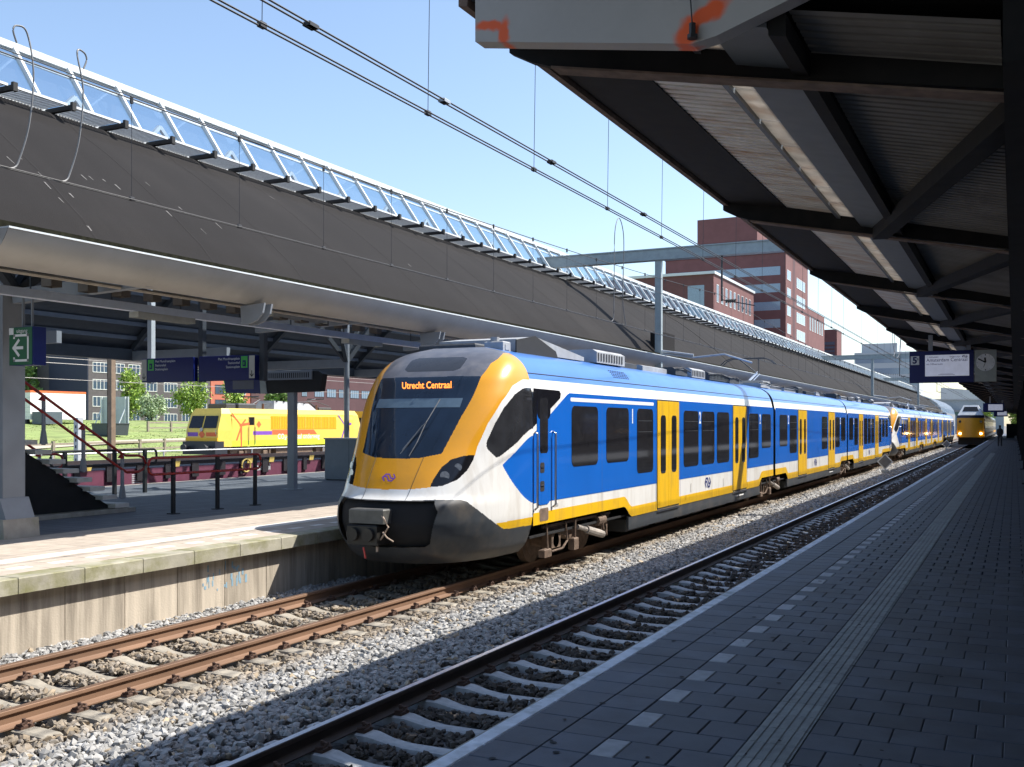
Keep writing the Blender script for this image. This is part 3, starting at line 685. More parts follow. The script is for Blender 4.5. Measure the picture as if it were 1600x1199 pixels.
        # first and second class numerals
        if detail or True:
            for (wa, wb_, wz) in wins:
                nx_ = [w2 for w2 in wins if 0 < w2[0]-wb_ < .6]
            if kind in 'AB':
                yn = lambda v: v if kind == 'A' else ysum-v
                put_text('class_numeral', '1', .42, (1.4455, yn(20.72)-(0 if kind=='A' else .1), 2.56), (0,1,0), (0,0,1), M_sw, body, 'CENTER', .8, .012)
                for v in (25.94, 32.92): put_text('class_numeral', '2', .42, (1.4455, yn(v), 2.56), (0,1,0), (0,0,1), M_sw, body, 'CENTER', .8, .01)
                ya, yb = sorted((yn(17.33), yn(22.15))); m = MB(); m.prism(rrect(ya, yb, 2.95, 3.02, .034), 'x', 1.436, 1.4446); m.build('first_class_line', M_sw, body)
                lg = 26.7
                quads = [q for pl_ in LOGO for q in stroke2d(pl_, .17)]; m = MB()
                for q in quads: m.add([(1.4445, yn(lg)+a*.27, .99+b*.27) for a,b in q], [(0,1,2,3)])
                m.build('emblem', mat('emblem_blue',(.02,.04,.25),.4), body)
            else:
                j = y0-.17
                for v in (2.4, 14.65): put_text('class_numeral', '2', .42, (1.4455, j+v, 2.56), (0,1,0), (0,0,1), M_sw, body, 'CENTER', .8, .01)
                quads = [q for pl_ in LOGO for q in stroke2d(pl_, .17)]; m = MB()
                for q in quads: m.add([(1.4445, j+8.0+a*.27, .99+b*.27) for a,b in q], [(0,1,2,3)])
                m.build('emblem', MATS['emblem_blue'], body)
        for ya_ in ([18.93, 22.28, 24.2, 29.2, 31.2] if kind == 'A' else [y0+4.1, y0+7.0, y0+11.0]):
            m = MB(); m.box(1.4428,1.4436,ya_-.004,ya_+.004,low(ya_)+.01,3.28); m.build('panel_seam', mat('seam_dark',(.03,.05,.12),.6), body)  # thin dark blue line along each panel seam
        for ya_, za_ in ((25.1,.95),(28.3,.93)) if kind == 'A' else ((y0+7.2,.95),):
            m = MB(); m.prism(rrect(ya_,ya_+.09,za_-.12,za_+.1,.015),'x',1.4428,1.4442); m.build('service_flap', mat('flap_grey',(.55,.53,.5),.5), body)
        if detail:
            m = MB(); m.box(1.4352,1.4365,y1-5.2,y1-4.2,.42,.455); m.build('small_print', M_sw, body)
        # cab door area
        if kind in 'AB':
            f_ = (lambda v: v) if kind == 'A' else (lambda v: ysum-v)
            m = side_poly([(f_(a),b) for a,b in [(YS,3.14),(16.82,3.13),(16.88,3.08),(16.86,3.0),(YS,2.48)]], 1.4445); m.build('black_cab_panel', M_black, body)
            ya, yb = sorted((f_(15.86), f_(16.42))); cd = MB(); cd.prism(rrect(ya, yb, 1.14, 3.07, .14), 'x', 1.4450, 1.4462); cdo = cd.build('cab_door', M_blue, t)
            yt, yt2 = sorted((f_(15.86), f_(16.42))); m = MB(); m.prism(rrect(yt,yt2,2.62,3.07,.12),'x',1.4462,1.4468); m.build('door_top', M_black, cdo)
            m = MB(); ya2, yb2 = sorted((f_(15.97), f_(16.31))); m.prism(rrect(ya2, yb2, 2.03, 2.98, .06), 'x', 1.447, 1.4478); m.build('door_window', M_win, cdo)
            for zz in (1.46, 1.78):
                ya3, yb3 = sorted((f_(15.98), f_(16.16))); m = MB(); m.prism(rrect(ya3, yb3, zz-.09, zz+.09, .04), 'x', 1.4465, 1.4485); hd = m.build('step_recess', M_dark, cdo)
                m = MB(); m.box(1.449,1.457,ya3+.03,yb3-.03,zz+.0,zz+.025); m.build('latch', M_steel, hd)
            for yy in (15.76, 16.52):
                m = MB(); m.tube([(1.45,f_(yy),2.40),(1.50,f_(yy),2.37),(1.50,f_(yy),1.12),(1.45,f_(yy),1.08)], .02, 8); m.build('grab_rail', M_steel, t, True)
            ya4, yb4 = sorted((f_(15.97), f_(16.33))); m = MB(); m.prism(rrect(ya4, yb4, .86, 1.08, .04), 'x', 1.4445, 1.447); m.build('step_opening', M_under, body)
            if kind == 'A' and detail: put_text('car_number', '3008', .085, (1.4443, 16.6, 1.07), (0,1,0), (0,0,1), mat('number_grey',(.2,.2,.2),.6), body)
        # roof equipment
        ry = y0+.8; rr = random.Random(ci*7+int(yoff))
        yl = y1-.6
        if kind == 'B': yl = y1-2.0
        first = True
        while ry < yl-1:
            L_ = rr.uniform(.9, 2.6)
            if kind == 'A' and first: L_ = 3.2
            L_ = min(L_, yl-ry); h_ = rr.uniform(.12, .30); w_ = rr.uniform(.6, .86); mm = rr.choice([M_roofeq, M_roofeqd, M_roofeqd, M_roofeq])
            m = MB()
            if kind == 'A' and first:
                m.prism([(ry,3.84),(ry,4.06),(ry+.8,4.16),(ry+2.6,3.98),(ry+3.2,3.92),(ry+3.2,3.84)], 'x', -.85, .74); bo = m.build('roof_fairing', M_roofeq, rf)
                m = MB(); m.prism([(ry-.05,3.80),(ry+1.8,3.82),(ry+1.7,3.94),(ry+.75,4.17),(ry-.05,4.04)], 'x', .742, .765); m.build('fairing_side', M_rub, bo)
                m = MB(); m.cbox(.35,.72,ry-.5,ry-.2,3.78,3.99,.02); m.tube([(.5,ry-.38,3.98),(.5,ry-.38,4.07)], .08, 10); m.box(.722,.73,ry-.42,ry-.26,3.84,3.93); m.build('roof_aerial', M_roofeq, rf)
                m = MB(); m.cbox(-.9,.25,ry-.65,ry-.2,3.80,3.96,.03); m.build('roof_unit', M_roofeqd, rf); first = False
            else:
                m.prism([(-w_,3.84),(-w_,3.84+h_*.8),(-w_+.1,3.84+h_),(w_-.1,3.84+h_),(w_,3.84+h_*.8),(w_,3.84)], 'y', ry, ry+L_); bo = m.build('roof_unit', mm, rf)
                if rr.random() < .6:
                    m = MB(); nb = int(L_/.16)
                    for k in range(nb): m.box(w_+.001,w_+.012,ry+.06+k*.16,ry+.12+k*.16,3.88,3.84+h_*.72)
                    m.build('louvre', M_roofeqd if mm is M_roofeq else M_tgrey, bo)
                if rr.random() < .5:
                    m = MB(); m.tube([(w_+.03,ry-.3,3.98),(w_+.03,ry+L_*.5,3.98+h_*.3),(w_+.03,ry+L_+.2,3.96)], .02, 6); m.build('roof_cable', M_rub, bo)
            ry += L_+rr.uniform(.15, .55)
        if kind == 'A':
            m = MB()
            for i in range(9):
                for j in range(5):
                    z_ = 3.50+j*.035; m.box(wall_x(z_)-.002, wall_x(z_)+.004, 20.0+i*.11, 20.06+i*.11, z_, z_+.016)
            m.build('vent_grille', M_roofeqd, rf)
        # pantograph on the second car
        if ci == 1:
            yp = y0+2.2; pg = bpy.data.objects.new('pantograph', None); C.objects.link(pg); pg.parent = t; pg.location = (0, yp, 0)
            m = MB(); m.beam((-.5,0,4.1),(.5,0,4.1),.08,.08); m.beam((-.5,1.2,4.1),(.5,1.2,4.1),.08,.08); m.beam((-.5,0,4.1),(-.5,1.2,4.1),.06,.06); m.beam((.5,0,4.1),(.5,1.2,4.1),.06,.06)
            for a in (-.5,.5):
                for b_ in (0,1.2): m.tube([(a,b_,3.85),(a,b_,4.1)], .05, 8)
            m.build('base_frame', M_roofeq, pg)
            m = MB(); m.tube([(0,.1,4.12),(0,1.5,4.5)], .045, 8); m.tube([(.12,.2,4.12),(.1,1.4,4.44)], .02, 6); m.build('lower_arm', M_steel, pg)
            m = MB(); m.tube([(-.05,1.5,4.5),(-.35,.1,4.93)], .025, 6); m.tube([(.05,1.5,4.5),(.35,.1,4.93)], .025, 6); m.build('upper_arm', M_dgrey, pg)
            for yy in (-.15,.2):
                m = MB(); m.tube([(-.98,yy,4.72),(-.82,yy,4.86),(-.6,yy,4.945),(.6,yy,4.945),(.82,yy,4.86),(.98,yy,4.72)], .02, 6); m.build('contact_strip', M_dgrey, pg)
    # gangways
    for j in [35.1+16.9*i for i in range(nmid+1)]:
        m = MB()
        for k in range(4):
            o_ = -.16+k*.08; m.prism([(-1.36,.75),(1.36,.75),(1.36,3.1),(1.2,3.6),(.8,3.8),(-.8,3.8),(-1.2,3.6),(-1.36,3.1)], 'y', j+o_+.005, j+o_+.07)
        m.build('gangway_bellows', M_rub, t)
    for b_ in bogs: bogie(t, b_)
    for a_, b__ in zip(bogs[:-1], bogs[1:]):
        yy = a_+2.6
        while yy < b__-3:
            L_ = random.uniform(.8,2); m = MB(); m.cbox(-1.2,1.25,yy,min(yy+L_,b__-2.4),.22,.5,.03); m.build('underfloor_box', M_roofeqd, t); yy += L_+random.uniform(.2,.8)
    return ysum
ys1 = make_train(0, 1, 'blue yellow and white train at front, showing Utrecht Centraal on its cab', 'blue and yellow commuter trains')
make_train(ys1-2*13.08+.35, 2, 'blue yellow and white train coupled behind the front one, farther away', 'blue and yellow commuter trains', False)
# ------------------------------------------------------------------ distant yellow intercity train on the near track
t = thing('intercity_train', 'distant yellow train with lit headlamps and raised cab on near track', 'train', (TR1, 127, 0))
def icm_section(w_): return [(-w_,1.1),(w_,1.1),(w_,3.3),(w_-.25,3.65),(-w_+.25,3.65),(-w_,3.3)]
m = MB(); pts = []
for k in range(13):
    a = -1+2*k/12; pts.append((a*1.42, .55*a*a))
vs = []; 
for z_ in (1.1,3.35): vs += [(a,b,z_) for a,b in pts]
m.add(vs, [(i,i+1,13+i+1,13+i) for i in range(12)]); m.build('yellow_front', M_icm, t, True)
m = MB(); m.prism([(-1.42,.5),(-1.42,2.2),(1.42,2.2),(1.42,.5)][::-1], 'z', 1.1, 3.3); m.build('front_body', M_icm, t)
m = MB(); vs = [(a,b-.02,3.3) for a,b in pts]+[(a,b-.02,3.62) for a,b in pts]; m.add(vs, [(i,i+1,13+i+1,13+i) for i in range(12)]); m.prism([(-1.42,.5),(-1.42,2.6),(1.42,2.6),(1.42,.5)][::-1],'z',3.31,3.6); m.build('navy_band', M_navytrain, t)
m = MB(); m.add([(-1.35,.3,3.6),(1.35,.3,3.6),(.75,1.3,4.75),(-.75,1.3,4.75),(-1.35,5,3.6),(1.35,5,3.6),(.75,4.2,4.75),(-.75,4.2,4.75)], [(0,1,2,3),(1,5,6,2),(5,4,7,6),(4,0,3,7),(3,2,6,7)]); cb = m.build('raised_cab', mat('cab_pale',(.5,.53,.56),.4), t)
m = MB(); m.add([(-.85,.66,4.05),(.85,.66,4.05),(.66,1.12,4.58),(-.66,1.12,4.58)], [(0,1,2,3)]); m.build('cab_window', M_win, cb)
m = MB(); m.prism([(-1.42,1.0),(1.42,1.0),(1.42,3.3),(1.1,3.75),(-1.1,3.75),(-1.42,3.3)], 'y', 2.2, 80); m.build('coach_body', M_navytrain, t)
m = MB(); m.box(1.421,1.424,2.3,79.5,1.3,1.6); m.build('yellow_stripe', M_icm, t)
for k in range(14):
    m = MB(); m.box(1.421,1.426,5+k*5.2,8.6+k*5.2,2.1,2.9); m.build('window', M_bglassl, t)
m = MB(); m.box(-1.3,1.3,.9,79,.25,1.0); m.build('underframe', M_rub, t)
for s in (-1,1):
    m = MB(); m.tube([(s*1.08,.28,1.52),(s*1.08,.22,1.52)], .12, 12); m.build('headlamp', M_lamp, t)
    m = MB(); m.tube([(s*1.08,.3,2.88),(s*1.08,.25,2.88)], .16, 12); m.build('dark_lamp', M_win, t)
# ------------------------------------------------------------------ right canopy (butterfly roof over the camera's platform)
can = thing('platform_canopy', 'dark steel canopy with corrugated underside above the near platform', 'canopy', (0, 5.4, 0))
VX = .15
def zb(x): return 4.23+.227*abs(x-.05) if x < .05 else 4.23+.227*max(0, x-.5)
BEAMS = [6.15+5.57*i for i in range(33)]; CY1 = BEAMS[-1]+1
def strip(name, x0, x1, dz0, dz1, th, y0, y1, material, parent):
    m = MB(); m.add([(x0,y0-5.4,zb(x0)+dz0),(x1,y0-5.4,zb(x1)+dz1),(x1,y1-5.4,zb(x1)+dz1),(x0,y1-5.4,zb(x0)+dz0),
                     (x0,y0-5.4,zb(x0)+dz0+th),(x1,y0-5.4,zb(x1)+dz1+th),(x1,y1-5.4,zb(x1)+dz1+th),(x0,y1-5.4,zb(x0)+dz0+th)],
                    [(0,3,2,1),(4,5,6,7),(0,1,5,4),(1,2,6,5),(2,3,7,6),(3,0,4,7)]); return m.build(name, material, parent)
def corr(name, x0, x1, dz, y0, y1, pitch, material, parent):
    vs, fs = [], []; y = y0; i = 0
    while y < y1-.001:
        for yy, d in ((0,0),(pitch*.62,0),(pitch*.70,.028),(pitch*.92,.028)):
            if y+yy > y1: break
            vs += [(x0, y+yy-5.4, zb(x0)+dz+d), (x1, y+yy-5.4, zb(x1)+dz+d)]
        y += pitch
    fs = [(2*k, 2*k+1, 2*k+3, 2*k+2) for k in range(len(vs)//2-1)]
    return MB().add(vs, fs).build(name, material, parent)
for i in range(-1, len(BEAMS)):
    ya = BEAMS[i] if i >= 0 else 5.42; yb = BEAMS[i+1] if i+1 < len(BEAMS) else CY1
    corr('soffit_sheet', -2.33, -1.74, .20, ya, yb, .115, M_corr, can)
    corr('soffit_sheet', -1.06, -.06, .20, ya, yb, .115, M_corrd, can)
    strip('gutter_trough', -2.93, -2.30, .16, .19, .02, ya, yb, M_can, can)
    strip('grey_duct', -1.50, -1.17, .10, .10, .10, ya, yb, M_duct, can)
    strip('cable_tray', -1.16, -1.07, .06, .06, .12, ya, yb, M_can, can)
    if i < 14:
        n_ = 7; st = (yb-ya)/n_ if i >= 0 else (yb-ya)
        for k in range(n_ if i >= 0 else 1):
            strip('roof_panel', -1.715, -1.505, .185, .185, .012, ya+k*st+.02, ya+(k+1)*st-.02, M_trans, can)
    else: strip('roof_panel', -1.715, -1.505, .185, .185, .012, ya, yb, M_trans, can)
    strip('panel_rail', -1.755, -1.715, .15, .15, .06, ya, yb, M_duct, can)
    if i >= 0:
        B = BEAMS[i]-5.4; m = MB()
        prof = [(-2.86,zb(-2.86)+.02),(-2.7,zb(-2.7)),(VX+.3,zb(.05)),(VX+.3,zb(.05)+.32),(-2.7,zb(-2.7)+.2),(-3.02,zb(-3.02)+.19),(-3.02,zb(-3.02)+.07)]
        m.prism(prof, 'y', B-.035, B+.035); bm = m.build('canopy_beam', M_can, can)
        m = MB(); m.add([(x_, B+yy, zb(x_)-.004+dz) for x_ in (-2.7, .3) for yy, dz in ((-.075,-.014),(.075,-.014),(.075,.0),(-.075,.0))], [(0,4,5,1),(1,5,6,2),(2,6,7,3),(3,7,4,0),(0,1,2,3),(7,6,5,4)]); m.build('lower_flange', M_rustedge, bm)
        if i > 0:
            m = MB(); m.beam((-1.3,B-.05,zb(-1.3)+.05),(.1,B-5.4,zb(.1)+.10),.16,.13); m.build('diagonal_brace', M_can, can)
        if i % 2 == 1:
            m = MB(); m.box(.30,.52,B-.11,B+.11,PT,4.3); m.box(.2,.62,B-.2,B+.2,PT,PT+.03); m.build('column', M_can, can)
for (x0, x1, d0, d1, nm) in ((-2.98,-1.73,.30,.30,'roof_deck'),(-1.50,-.04,.30,.30,'roof_deck')):
    strip(nm, x0, x1, d0, d1, .04, 5.42, CY1, M_can, can)
m = MB(); m.prism([(-3.02,zb(-2.95)+.14),(-2.96,zb(-2.95)+.13),(-2.94,zb(-2.95)+.34),(-3.02,zb(-2.95)+.34)], 'y', .02, CY1-5.4); m.build('edge_trim', M_rustedge, can)
m = MB(); m.box(-.05,.62,.02,CY1-5.4,4.25,4.62); m.build('valley_girder', M_can, can)
m = MB(); m.add([(.62,.02,4.4),(.62,CY1-5.4,4.4),(7,CY1-5.4,5.7),(7,.02,5.7),(.62,.02,4.5),(.62,CY1-5.4,4.5),(7,CY1-5.4,5.8),(7,.02,5.8)], [(0,1,2,3),(7,6,5,4),(0,3,7,4),(1,5,6,2),(3,2,6,7)]); m.build('far_wing', M_corrd, can)
# end fascia plate with sprayed marks
m = MB(); m.prism([(-2.83,4.76),(-1.53,4.535),(-1.40,4.555),(-.95,4.70),(.3,5.08),(7,6.6),(7,7.2),(-2.83,6.4)], 'y', -.12, 0); fp = m.build('end_fascia', None, can)
fm = mat('fascia_grey', (.47,.45,.43), .55, var=.08, scale=3, dirt=(.2,.18,.16,.35), dscale=1.5); fp.data.materials.append(fm)
tn_ = fm.node_tree; bs = tn_.nodes['Principled BSDF']; src = bs.inputs['Base Color'].links[0].from_socket
tcn = tn_.nodes.new('ShaderNodeTexCoord'); fac = None
def blob(cx, cz, sx, sz, rot):
    mp = tn_.nodes.new('ShaderNodeMapping'); mp.vector_type = 'TEXTURE'; mp.inputs['Location'].default_value = (cx, -.12, cz); mp.inputs['Rotation'].default_value = (0, rot, 0); mp.inputs['Scale'].default_value = (sx, 1, sz)
    nz_ = tn_.nodes.new('ShaderNodeTexNoise'); nz_.inputs['Scale'].default_value = 9; tn_.links.new(tcn.outputs['Object'], nz_.inputs['Vector'])
    ad = tn_.nodes.new('ShaderNodeVectorMath'); ad.operation = 'MULTIPLY_ADD'; ad.inputs[1].default_value = (.10,0,.10); tn_.links.new(nz_.outputs['Color'], ad.inputs[0]); tn_.links.new(tcn.outputs['Object'], ad.inputs[2])
    sb = tn_.nodes.new('ShaderNodeVectorMath'); sb.operation = 'SUBTRACT'; sb.inputs[1].default_value = (.05,0,.05); tn_.links.new(ad.outputs[0], sb.inputs[0])
    tn_.links.new(sb.outputs[0], mp.inputs[0]); le = tn_.nodes.new('ShaderNodeVectorMath'); le.operation = 'LENGTH'; tn_.links.new(mp.outputs[0], le.inputs[0])
    mr = tn_.nodes.new('ShaderNodeMapRange'); mr.interpolation_type = 'SMOOTHSTEP'; mr.inputs[1].default_value = 1.5; mr.inputs[2].default_value = .7; tn_.links.new(le.outputs['Value'], mr.inputs[0]); return mr.outputs[0]
facs = [blob(-2.74,4.835,.09,.03,.1), blob(-2.64,4.79,.035,.07,0), blob(-1.46,4.67,.13,.045,-.45), blob(-1.55,4.60,.05,.09,.5)]
for i, f_ in enumerate(facs):
    mx = tn_.nodes.new('ShaderNodeMix'); mx.data_type = 'RGBA'; mx.inputs[7].default_value = (.95,.13,.02,1); tn_.links.new(f_, mx.inputs[0]); tn_.links.new(src, mx.inputs[6]); src = mx.outputs[2]
tn_.links.new(src, bs.inputs['Base Color'])
m = MB(); m.tube([(-1.56,-.15,5.2),(-1.52,-.15,4.62)], .004, 5); m.tube([(-1.52,-.15,4.63),(-1.52,-.15,4.57)], .018, 8); m.tube([(-1.52,-.15,4.57),(-1.52,-.15,4.55)], .028, 8); m.build('hanging_hook', M_wire, can)
# unseen roof added behind the camera to keep sky light off the platform
added_can = thing('platform_canopy', 'unseen higher roof added behind the end plate to shade the near platform', 'canopy', (0, 5.2, 0))
m = MB(); m.box(-3.0,7,-17,-.06,6.3,6.45); m.build('roof_deck', M_corrd, added_can)
for yy in (-16,-9,-2.2):
    m = MB(); m.box(3.2,3.5,yy-.15,yy+.15,PT,6.3); m.build('column', M_can, added_can)
# ------------------------------------------------------------------ departure display and clock
def display(y, xa, xb, z0, z1, label, big=True, group='departure displays on the near platform'):
    t = thing('departure_display', label, 'sign', ((xa+xb)/2, y, z0), group); w_ = xb-xa; h_ = z1-z0; x0 = -w_/2
    m = MB(); m.cbox(x0, x0+w_*.745, 0, .22, 0, h_, .012); m.build('housing', M_navy, t)
    m = MB(); m.box(x0+w_*.185, x0+w_*.695, -.008, -.001, h_*.20, h_*.87); sc = m.build('screen', M_screen, t)
    for fx in (.22, .66):
        m = MB(); m.box(x0+w_*fx, x0+w_*fx+.1, .06, .16, h_, 4.7-z0+.1); m.build('hanger', M_grey, t)
    if big:
        m = MB(); m.box(x0+w_*.755, x0+w_, .0, .2, .01, h_-.01); ck = m.build('clock_box', M_lwhite, t)
        cx, cz, r = x0+w_*.878, h_*.60, .215
        m = MB(); m.tube([(cx,-.001,cz),(cx,-.006,cz)], r, 36); m.build('clock_face', mat('clock_face',(.80,.80,.79),.4), ck)
        m = MB()
        for k in range(12):
            a = k*math.pi/6; m.beam((cx+math.sin(a)*r*.8,-.009,cz+math.cos(a)*r*.8),(cx+math.sin(a)*r*.94,-.009,cz+math.cos(a)*r*.94),.022,.004)
        m.build('hour_marks', M_rub, ck)
        for a, L_, wd in ((R(-6),.12,.04),(R(-60),.19,.032),(R(200),.13,.01)):
            m = MB(); m.beam((cx,-.012,cz),(cx+math.sin(a)*L_,-.012,cz+math.cos(a)*L_),.004,wd); m.build('clock_hand', M_rub, ck)
        m = MB(); m.box(x0+w_*.015, x0+w_*.115, -.006, -.001, h_*.57, h_*.85); m.build('track_number_plate', M_sw, t)
        put_text('track_number', '5', .23, (x0+w_*.035,-.008,h_*.62), (1,0,0), (0,0,1), M_navy, t, bold=.008)
        put_text('track_letter', 'a', .12, (x0+w_*.085,-.008,h_*.72), (1,0,0), (0,0,1), M_navy, t)
        put_text('destination_text', 'Amsterdam Centraal', .125, (x0+w_*.20,-.011,h_*.66), (1,0,0), (0,0,1), M_navy, sc, xs=.9)
        put_text('minutes_text', '1 minuten', .07, (x0+w_*.20,-.011,h_*.78), (1,0,0), (0,0,1), M_navy, sc)
        put_text('service_text', 'Intercity', .07, (x0+w_*.47,-.011,h_*.78), (1,0,0), (0,0,1), M_navy, sc)
        put_text('via_text', 'via Hilversum', .07, (x0+w_*.20,-.011,h_*.555), (1,0,0), (0,0,1), M_navy, sc)
        quads = [q for pl_ in LOGO for q in stroke2d(pl_, .2)]; m = MB()
        for q in quads: m.add([(x0+w_*.645+a*.06, -.011, h_*.805+b*.06) for a,b in q], [(0,1,2,3)])
        m.build('emblem', M_navy, sc)
        m = MB(); m.box(x0+w_*.34,x0+w_*.53,-.011,-.009,h_*.235,h_*.245); m.box(x0+w_*.36,x0+w_*.51,-.011,-.009,h_*.265,h_*.272); m.build('train_diagram', M_navy, sc)
    return t
display(28, -2.41, -.40, 3.59, 4.39, 'blue hanging departure display reading Amsterdam Centraal with a clock')
display(88, -2.2, -.2, 3.5, 4.2, 'farther blue departure display hanging over the near platform', False)
display(135, -2.2, -.2, 3.5, 4.2, 'farthest small blue departure display over the near platform', False)
# ------------------------------------------------------------------ left canopy with lantern
RY0, RY1 = 2.0, 186.0
rf_ = thing('station_roof', 'long dark curved roof with glass lantern over the far platform', 'roof', (-16.9, RY0, 0)); LY = RY1-RY0; RX = -16.9
arc = [(-10.98,4.90),(-11.4,5.30),(-12,5.86),(-12.7,6.45),(-13.4,6.98),(-14.1,7.44),(-14.5,7.67),(-14.86,7.86)]
near = [(a-RX, b) for a, b in arc]; farr = [(-a-.8, b) for a, b in near]
def shell(name, prof, th, material):
    fine = []
    ts = np.linspace(0, len(prof)-1, 29); pa = np.array(prof)
    co_ = np.polyfit(np.arange(len(prof)), pa[:,1], 3); 
    for t_ in ts: fine.append((float(np.interp(t_, range(len(prof)), pa[:,0])), float(np.polyval(co_, t_))))
    m = MB(); n_ = len(fine); ysn = [0]+list(np.arange(5.67, LY, 5.67))+[LY]
    vs = [(a, y_, b) for y_ in ysn for a, b in fine]
    m.add(vs, [(j*n_+i, j*n_+i+1, (j+1)*n_+i+1, (j+1)*n_+i) for j in range(len(ysn)-1) for i in range(n_-1)])
    o = m.build(name, material, rf_, True)
    m2 = MB(); vs = [(a, y_, b-th) for y_ in (0, LY) for a, b in fine]; m2.add(vs, [(i, i+1, n_+i+1, n_+i) for i in range(n_-1)])
    vs = [(a,0,b) for a,b in fine]+[(a,0,b-th) for a,b in fine]; m2.add(vs, [(i,i+1,n_+i+1,n_+i) for i in range(n_-1)])
    vs = [(a,LY,b) for a,b in fine]+[(a,LY,b-th) for a,b in fine]; m2.add(vs, [(i,i+1,n_+i+1,n_+i) for i in range(n_-1)])
    return o, m2.build('soffit', M_soff, rf_, True), fine
sh1, so1, fineN = shell('roof_shell', near, .14, M_roofdk); sh2, so2, fineF = shell('roof_shell', farr, .14, M_roofdk)
# welted seams across the roof
m = MB()
for y_ in np.arange(43, LY, 17.0):
    m.tube([(a, y_, b+.004) for a, b in fineN], .012, 4)
m.build('roof_seam', M_roofdk, rf_)
m = MB(); gr_ = random.Random(9); fN = np.array(sorted(fineN))
for k in range(22):
    a_ = gr_.uniform(3.0,5.6); y_ = 8+gr_.random()**1.7*40-RY0+(1.5 if k < 25 else 0); l_ = gr_.uniform(.03,.16); w2 = gr_.uniform(.012,.04)
    if k < 12: a_ = gr_.uniform(4.4,5.6); y_ = gr_.uniform(9.5,13.0)-RY0
    z1, z2 = np.interp(a_, fN[:,0], fN[:,1])+.006, np.interp(a_+l_, fN[:,0], fN[:,1])+.006
    m.add([(a_,y_,z1),(a_,y_+w2,z1),(a_+l_,y_+w2*.6+.02,z2),(a_+l_,y_+.02,z2)], [(0,1,2,3)])
stuff(m.build('bird_droppings', mat('droppings',(.12,.115,.11),.8), rf_))
for lp in np.arange(1.13, LY, 2.26):
    if lp > 75: break
    m = MB(); fl = fineN; vs = []
    for a_, b_ in fl: vs += [(a_, lp, b_+.001), (a_, lp+.03, b_+.007), (a_, lp+.06, b_+.001)]
    m.add(vs, [(3*i+j, 3*i+j+1, 3*i+j+4, 3*i+j+3) for i in range(len(fl)-1) for j in range(2)]); m.build('lap_joint', M_roofdk, rf_)
def soffit_z(xl): 
    p = np.array(sorted(fineN if xl > 0 else fineF)); return float(np.interp(xl, p[:,0], p[:,1]))-.14
for xl in [s*v-(.8 if s < 0 else 0) for s in (-1,1) for v in (2.45,2.9,3.35,3.8,4.25,4.7,5.15,5.55)]:
    m = MB(); m.box(xl-.05, xl+.05, .2, LY-.2, soffit_z(xl)-.12, soffit_z(xl)-.005); m.build('purlin', mat('purlin_grey',(.17,.185,.21),.5,var=.08), rf_)
ribs = [10.95-RY0-5.67+5.67*k for k in range(33)]
for k, y_ in enumerate(ribs):
    for s in (-1,1):
        m = MB(); pts = [(s*v-(.8 if s < 0 else 0), soffit_z(s*v-(.8 if s < 0 else 0))-.17) for v in (2.1,2.6,3,3.8,4.6,5.3,5.75)]
        vs = [];
        for a, b in pts: vs += [(a,y_-.07,b-.10),(a,y_+.07,b-.10),(a,y_+.07,b+.12),(a,y_-.07,b+.12)]
        m.add(vs, [(4*i+j, 4*i+(j+1)%4, 4*(i+1)+(j+1)%4, 4*(i+1)+j) for i in range(len(pts)-1) for j in range(4)]); m.build('curved_rib', M_dgrey, rf_)
    m = MB(); m.beam((-2.9,y_,4.55),(-6.5,y_,4.55),.14,.28); m.build('tie_beam', M_grey, rf_)
    m = MB(); m.beam((2.9,y_,4.52),(5.7,y_,4.62),.14,.22); m.build('tie_beam', M_grey, rf_)
    if k % 3 == 1:
        for s in (-1,1):
            m = MB(); m.tube([(s*2.9,y_,PT),(s*2.9,y_,6.4)], .09 if s < 0 else .12, 14) if s < 0 else m.box(2.42,2.85,y_-.2,y_+.2,PT+.30,4.72)
            if s > 0: m.box(2.55,2.75,y_-.1,y_+.1,4.7,6.5); m.prism([(2.36,PT+.3),(3.0,PT+.3),(2.86,PT+.62),(2.41,PT+.62)],'y',y_-.26,y_+.26)
            co_ = m.build('column', M_grey, rf_)
            m = MB(); q0 = -2.9 if s < 0 else 2.66; m.prism([(q0-.36,PT),(q0+.38,PT),(q0+.35,PT+.3),(q0-.30,PT+.3)], 'y', y_-.32, y_+.32); m.build('column_base', M_conc, co_)
            for e in (-1,1):
                m = MB(); m.beam((s*2.9,y_,4.6),(s*3.6,y_+e*2.4,soffit_z(s*3.6)-.2),.12,.14); m.beam((s*2.9,y_,4.6),(s*2.1,y_+e*2.2,soffit_z(s*2.1)-.2),.12,.14); m.build('strut', M_dgrey, co_)
m = MB(); m.box(-6.75,-6.5,0,LY,4.42,4.75); m.build('edge_beam', M_dgrey, rf_)
# tubular gutter along the near eave
ty0 = 8.3-RY0; m = MB(); ring = []; cx, cz, r = 6.0, 4.665, .245
pp = np.array([(6.15,4.87),(6.115,4.80),(6.06,4.725),(5.98,4.65),(5.88,4.585),(5.76,4.53),(5.60,4.49)])
for k in range(25):
    t_ = k/24*6; c0 = np.polyfit(np.arange(7), pp[:,0], 3); c1_ = np.polyfit(np.arange(7), pp[:,1], 3); ring.append((float(np.polyval(c0, t_)), float(np.polyval(c1_, t_))))
ysn = [ty0+.0]+[ty0+i*6 for i in range(1,30)]+[LY]
n_ = len(ring); vs = [(a, y_, b) for j, y_ in enumerate(ysn) for a, b in ring]
m.add(vs, [(j*n_+i, j*n_+i+1, (j+1)*n_+i+1, (j+1)*n_+i) for j in range(len(ysn)-1) for i in range(n_-1)]); m.add([(a, ty0-.005, b) for a, b in ring]+[(5.60,ty0-.005,4.87)], [tuple(range(n_+1))])
gt = m.build('curved_fascia', M_tube, rf_, False)
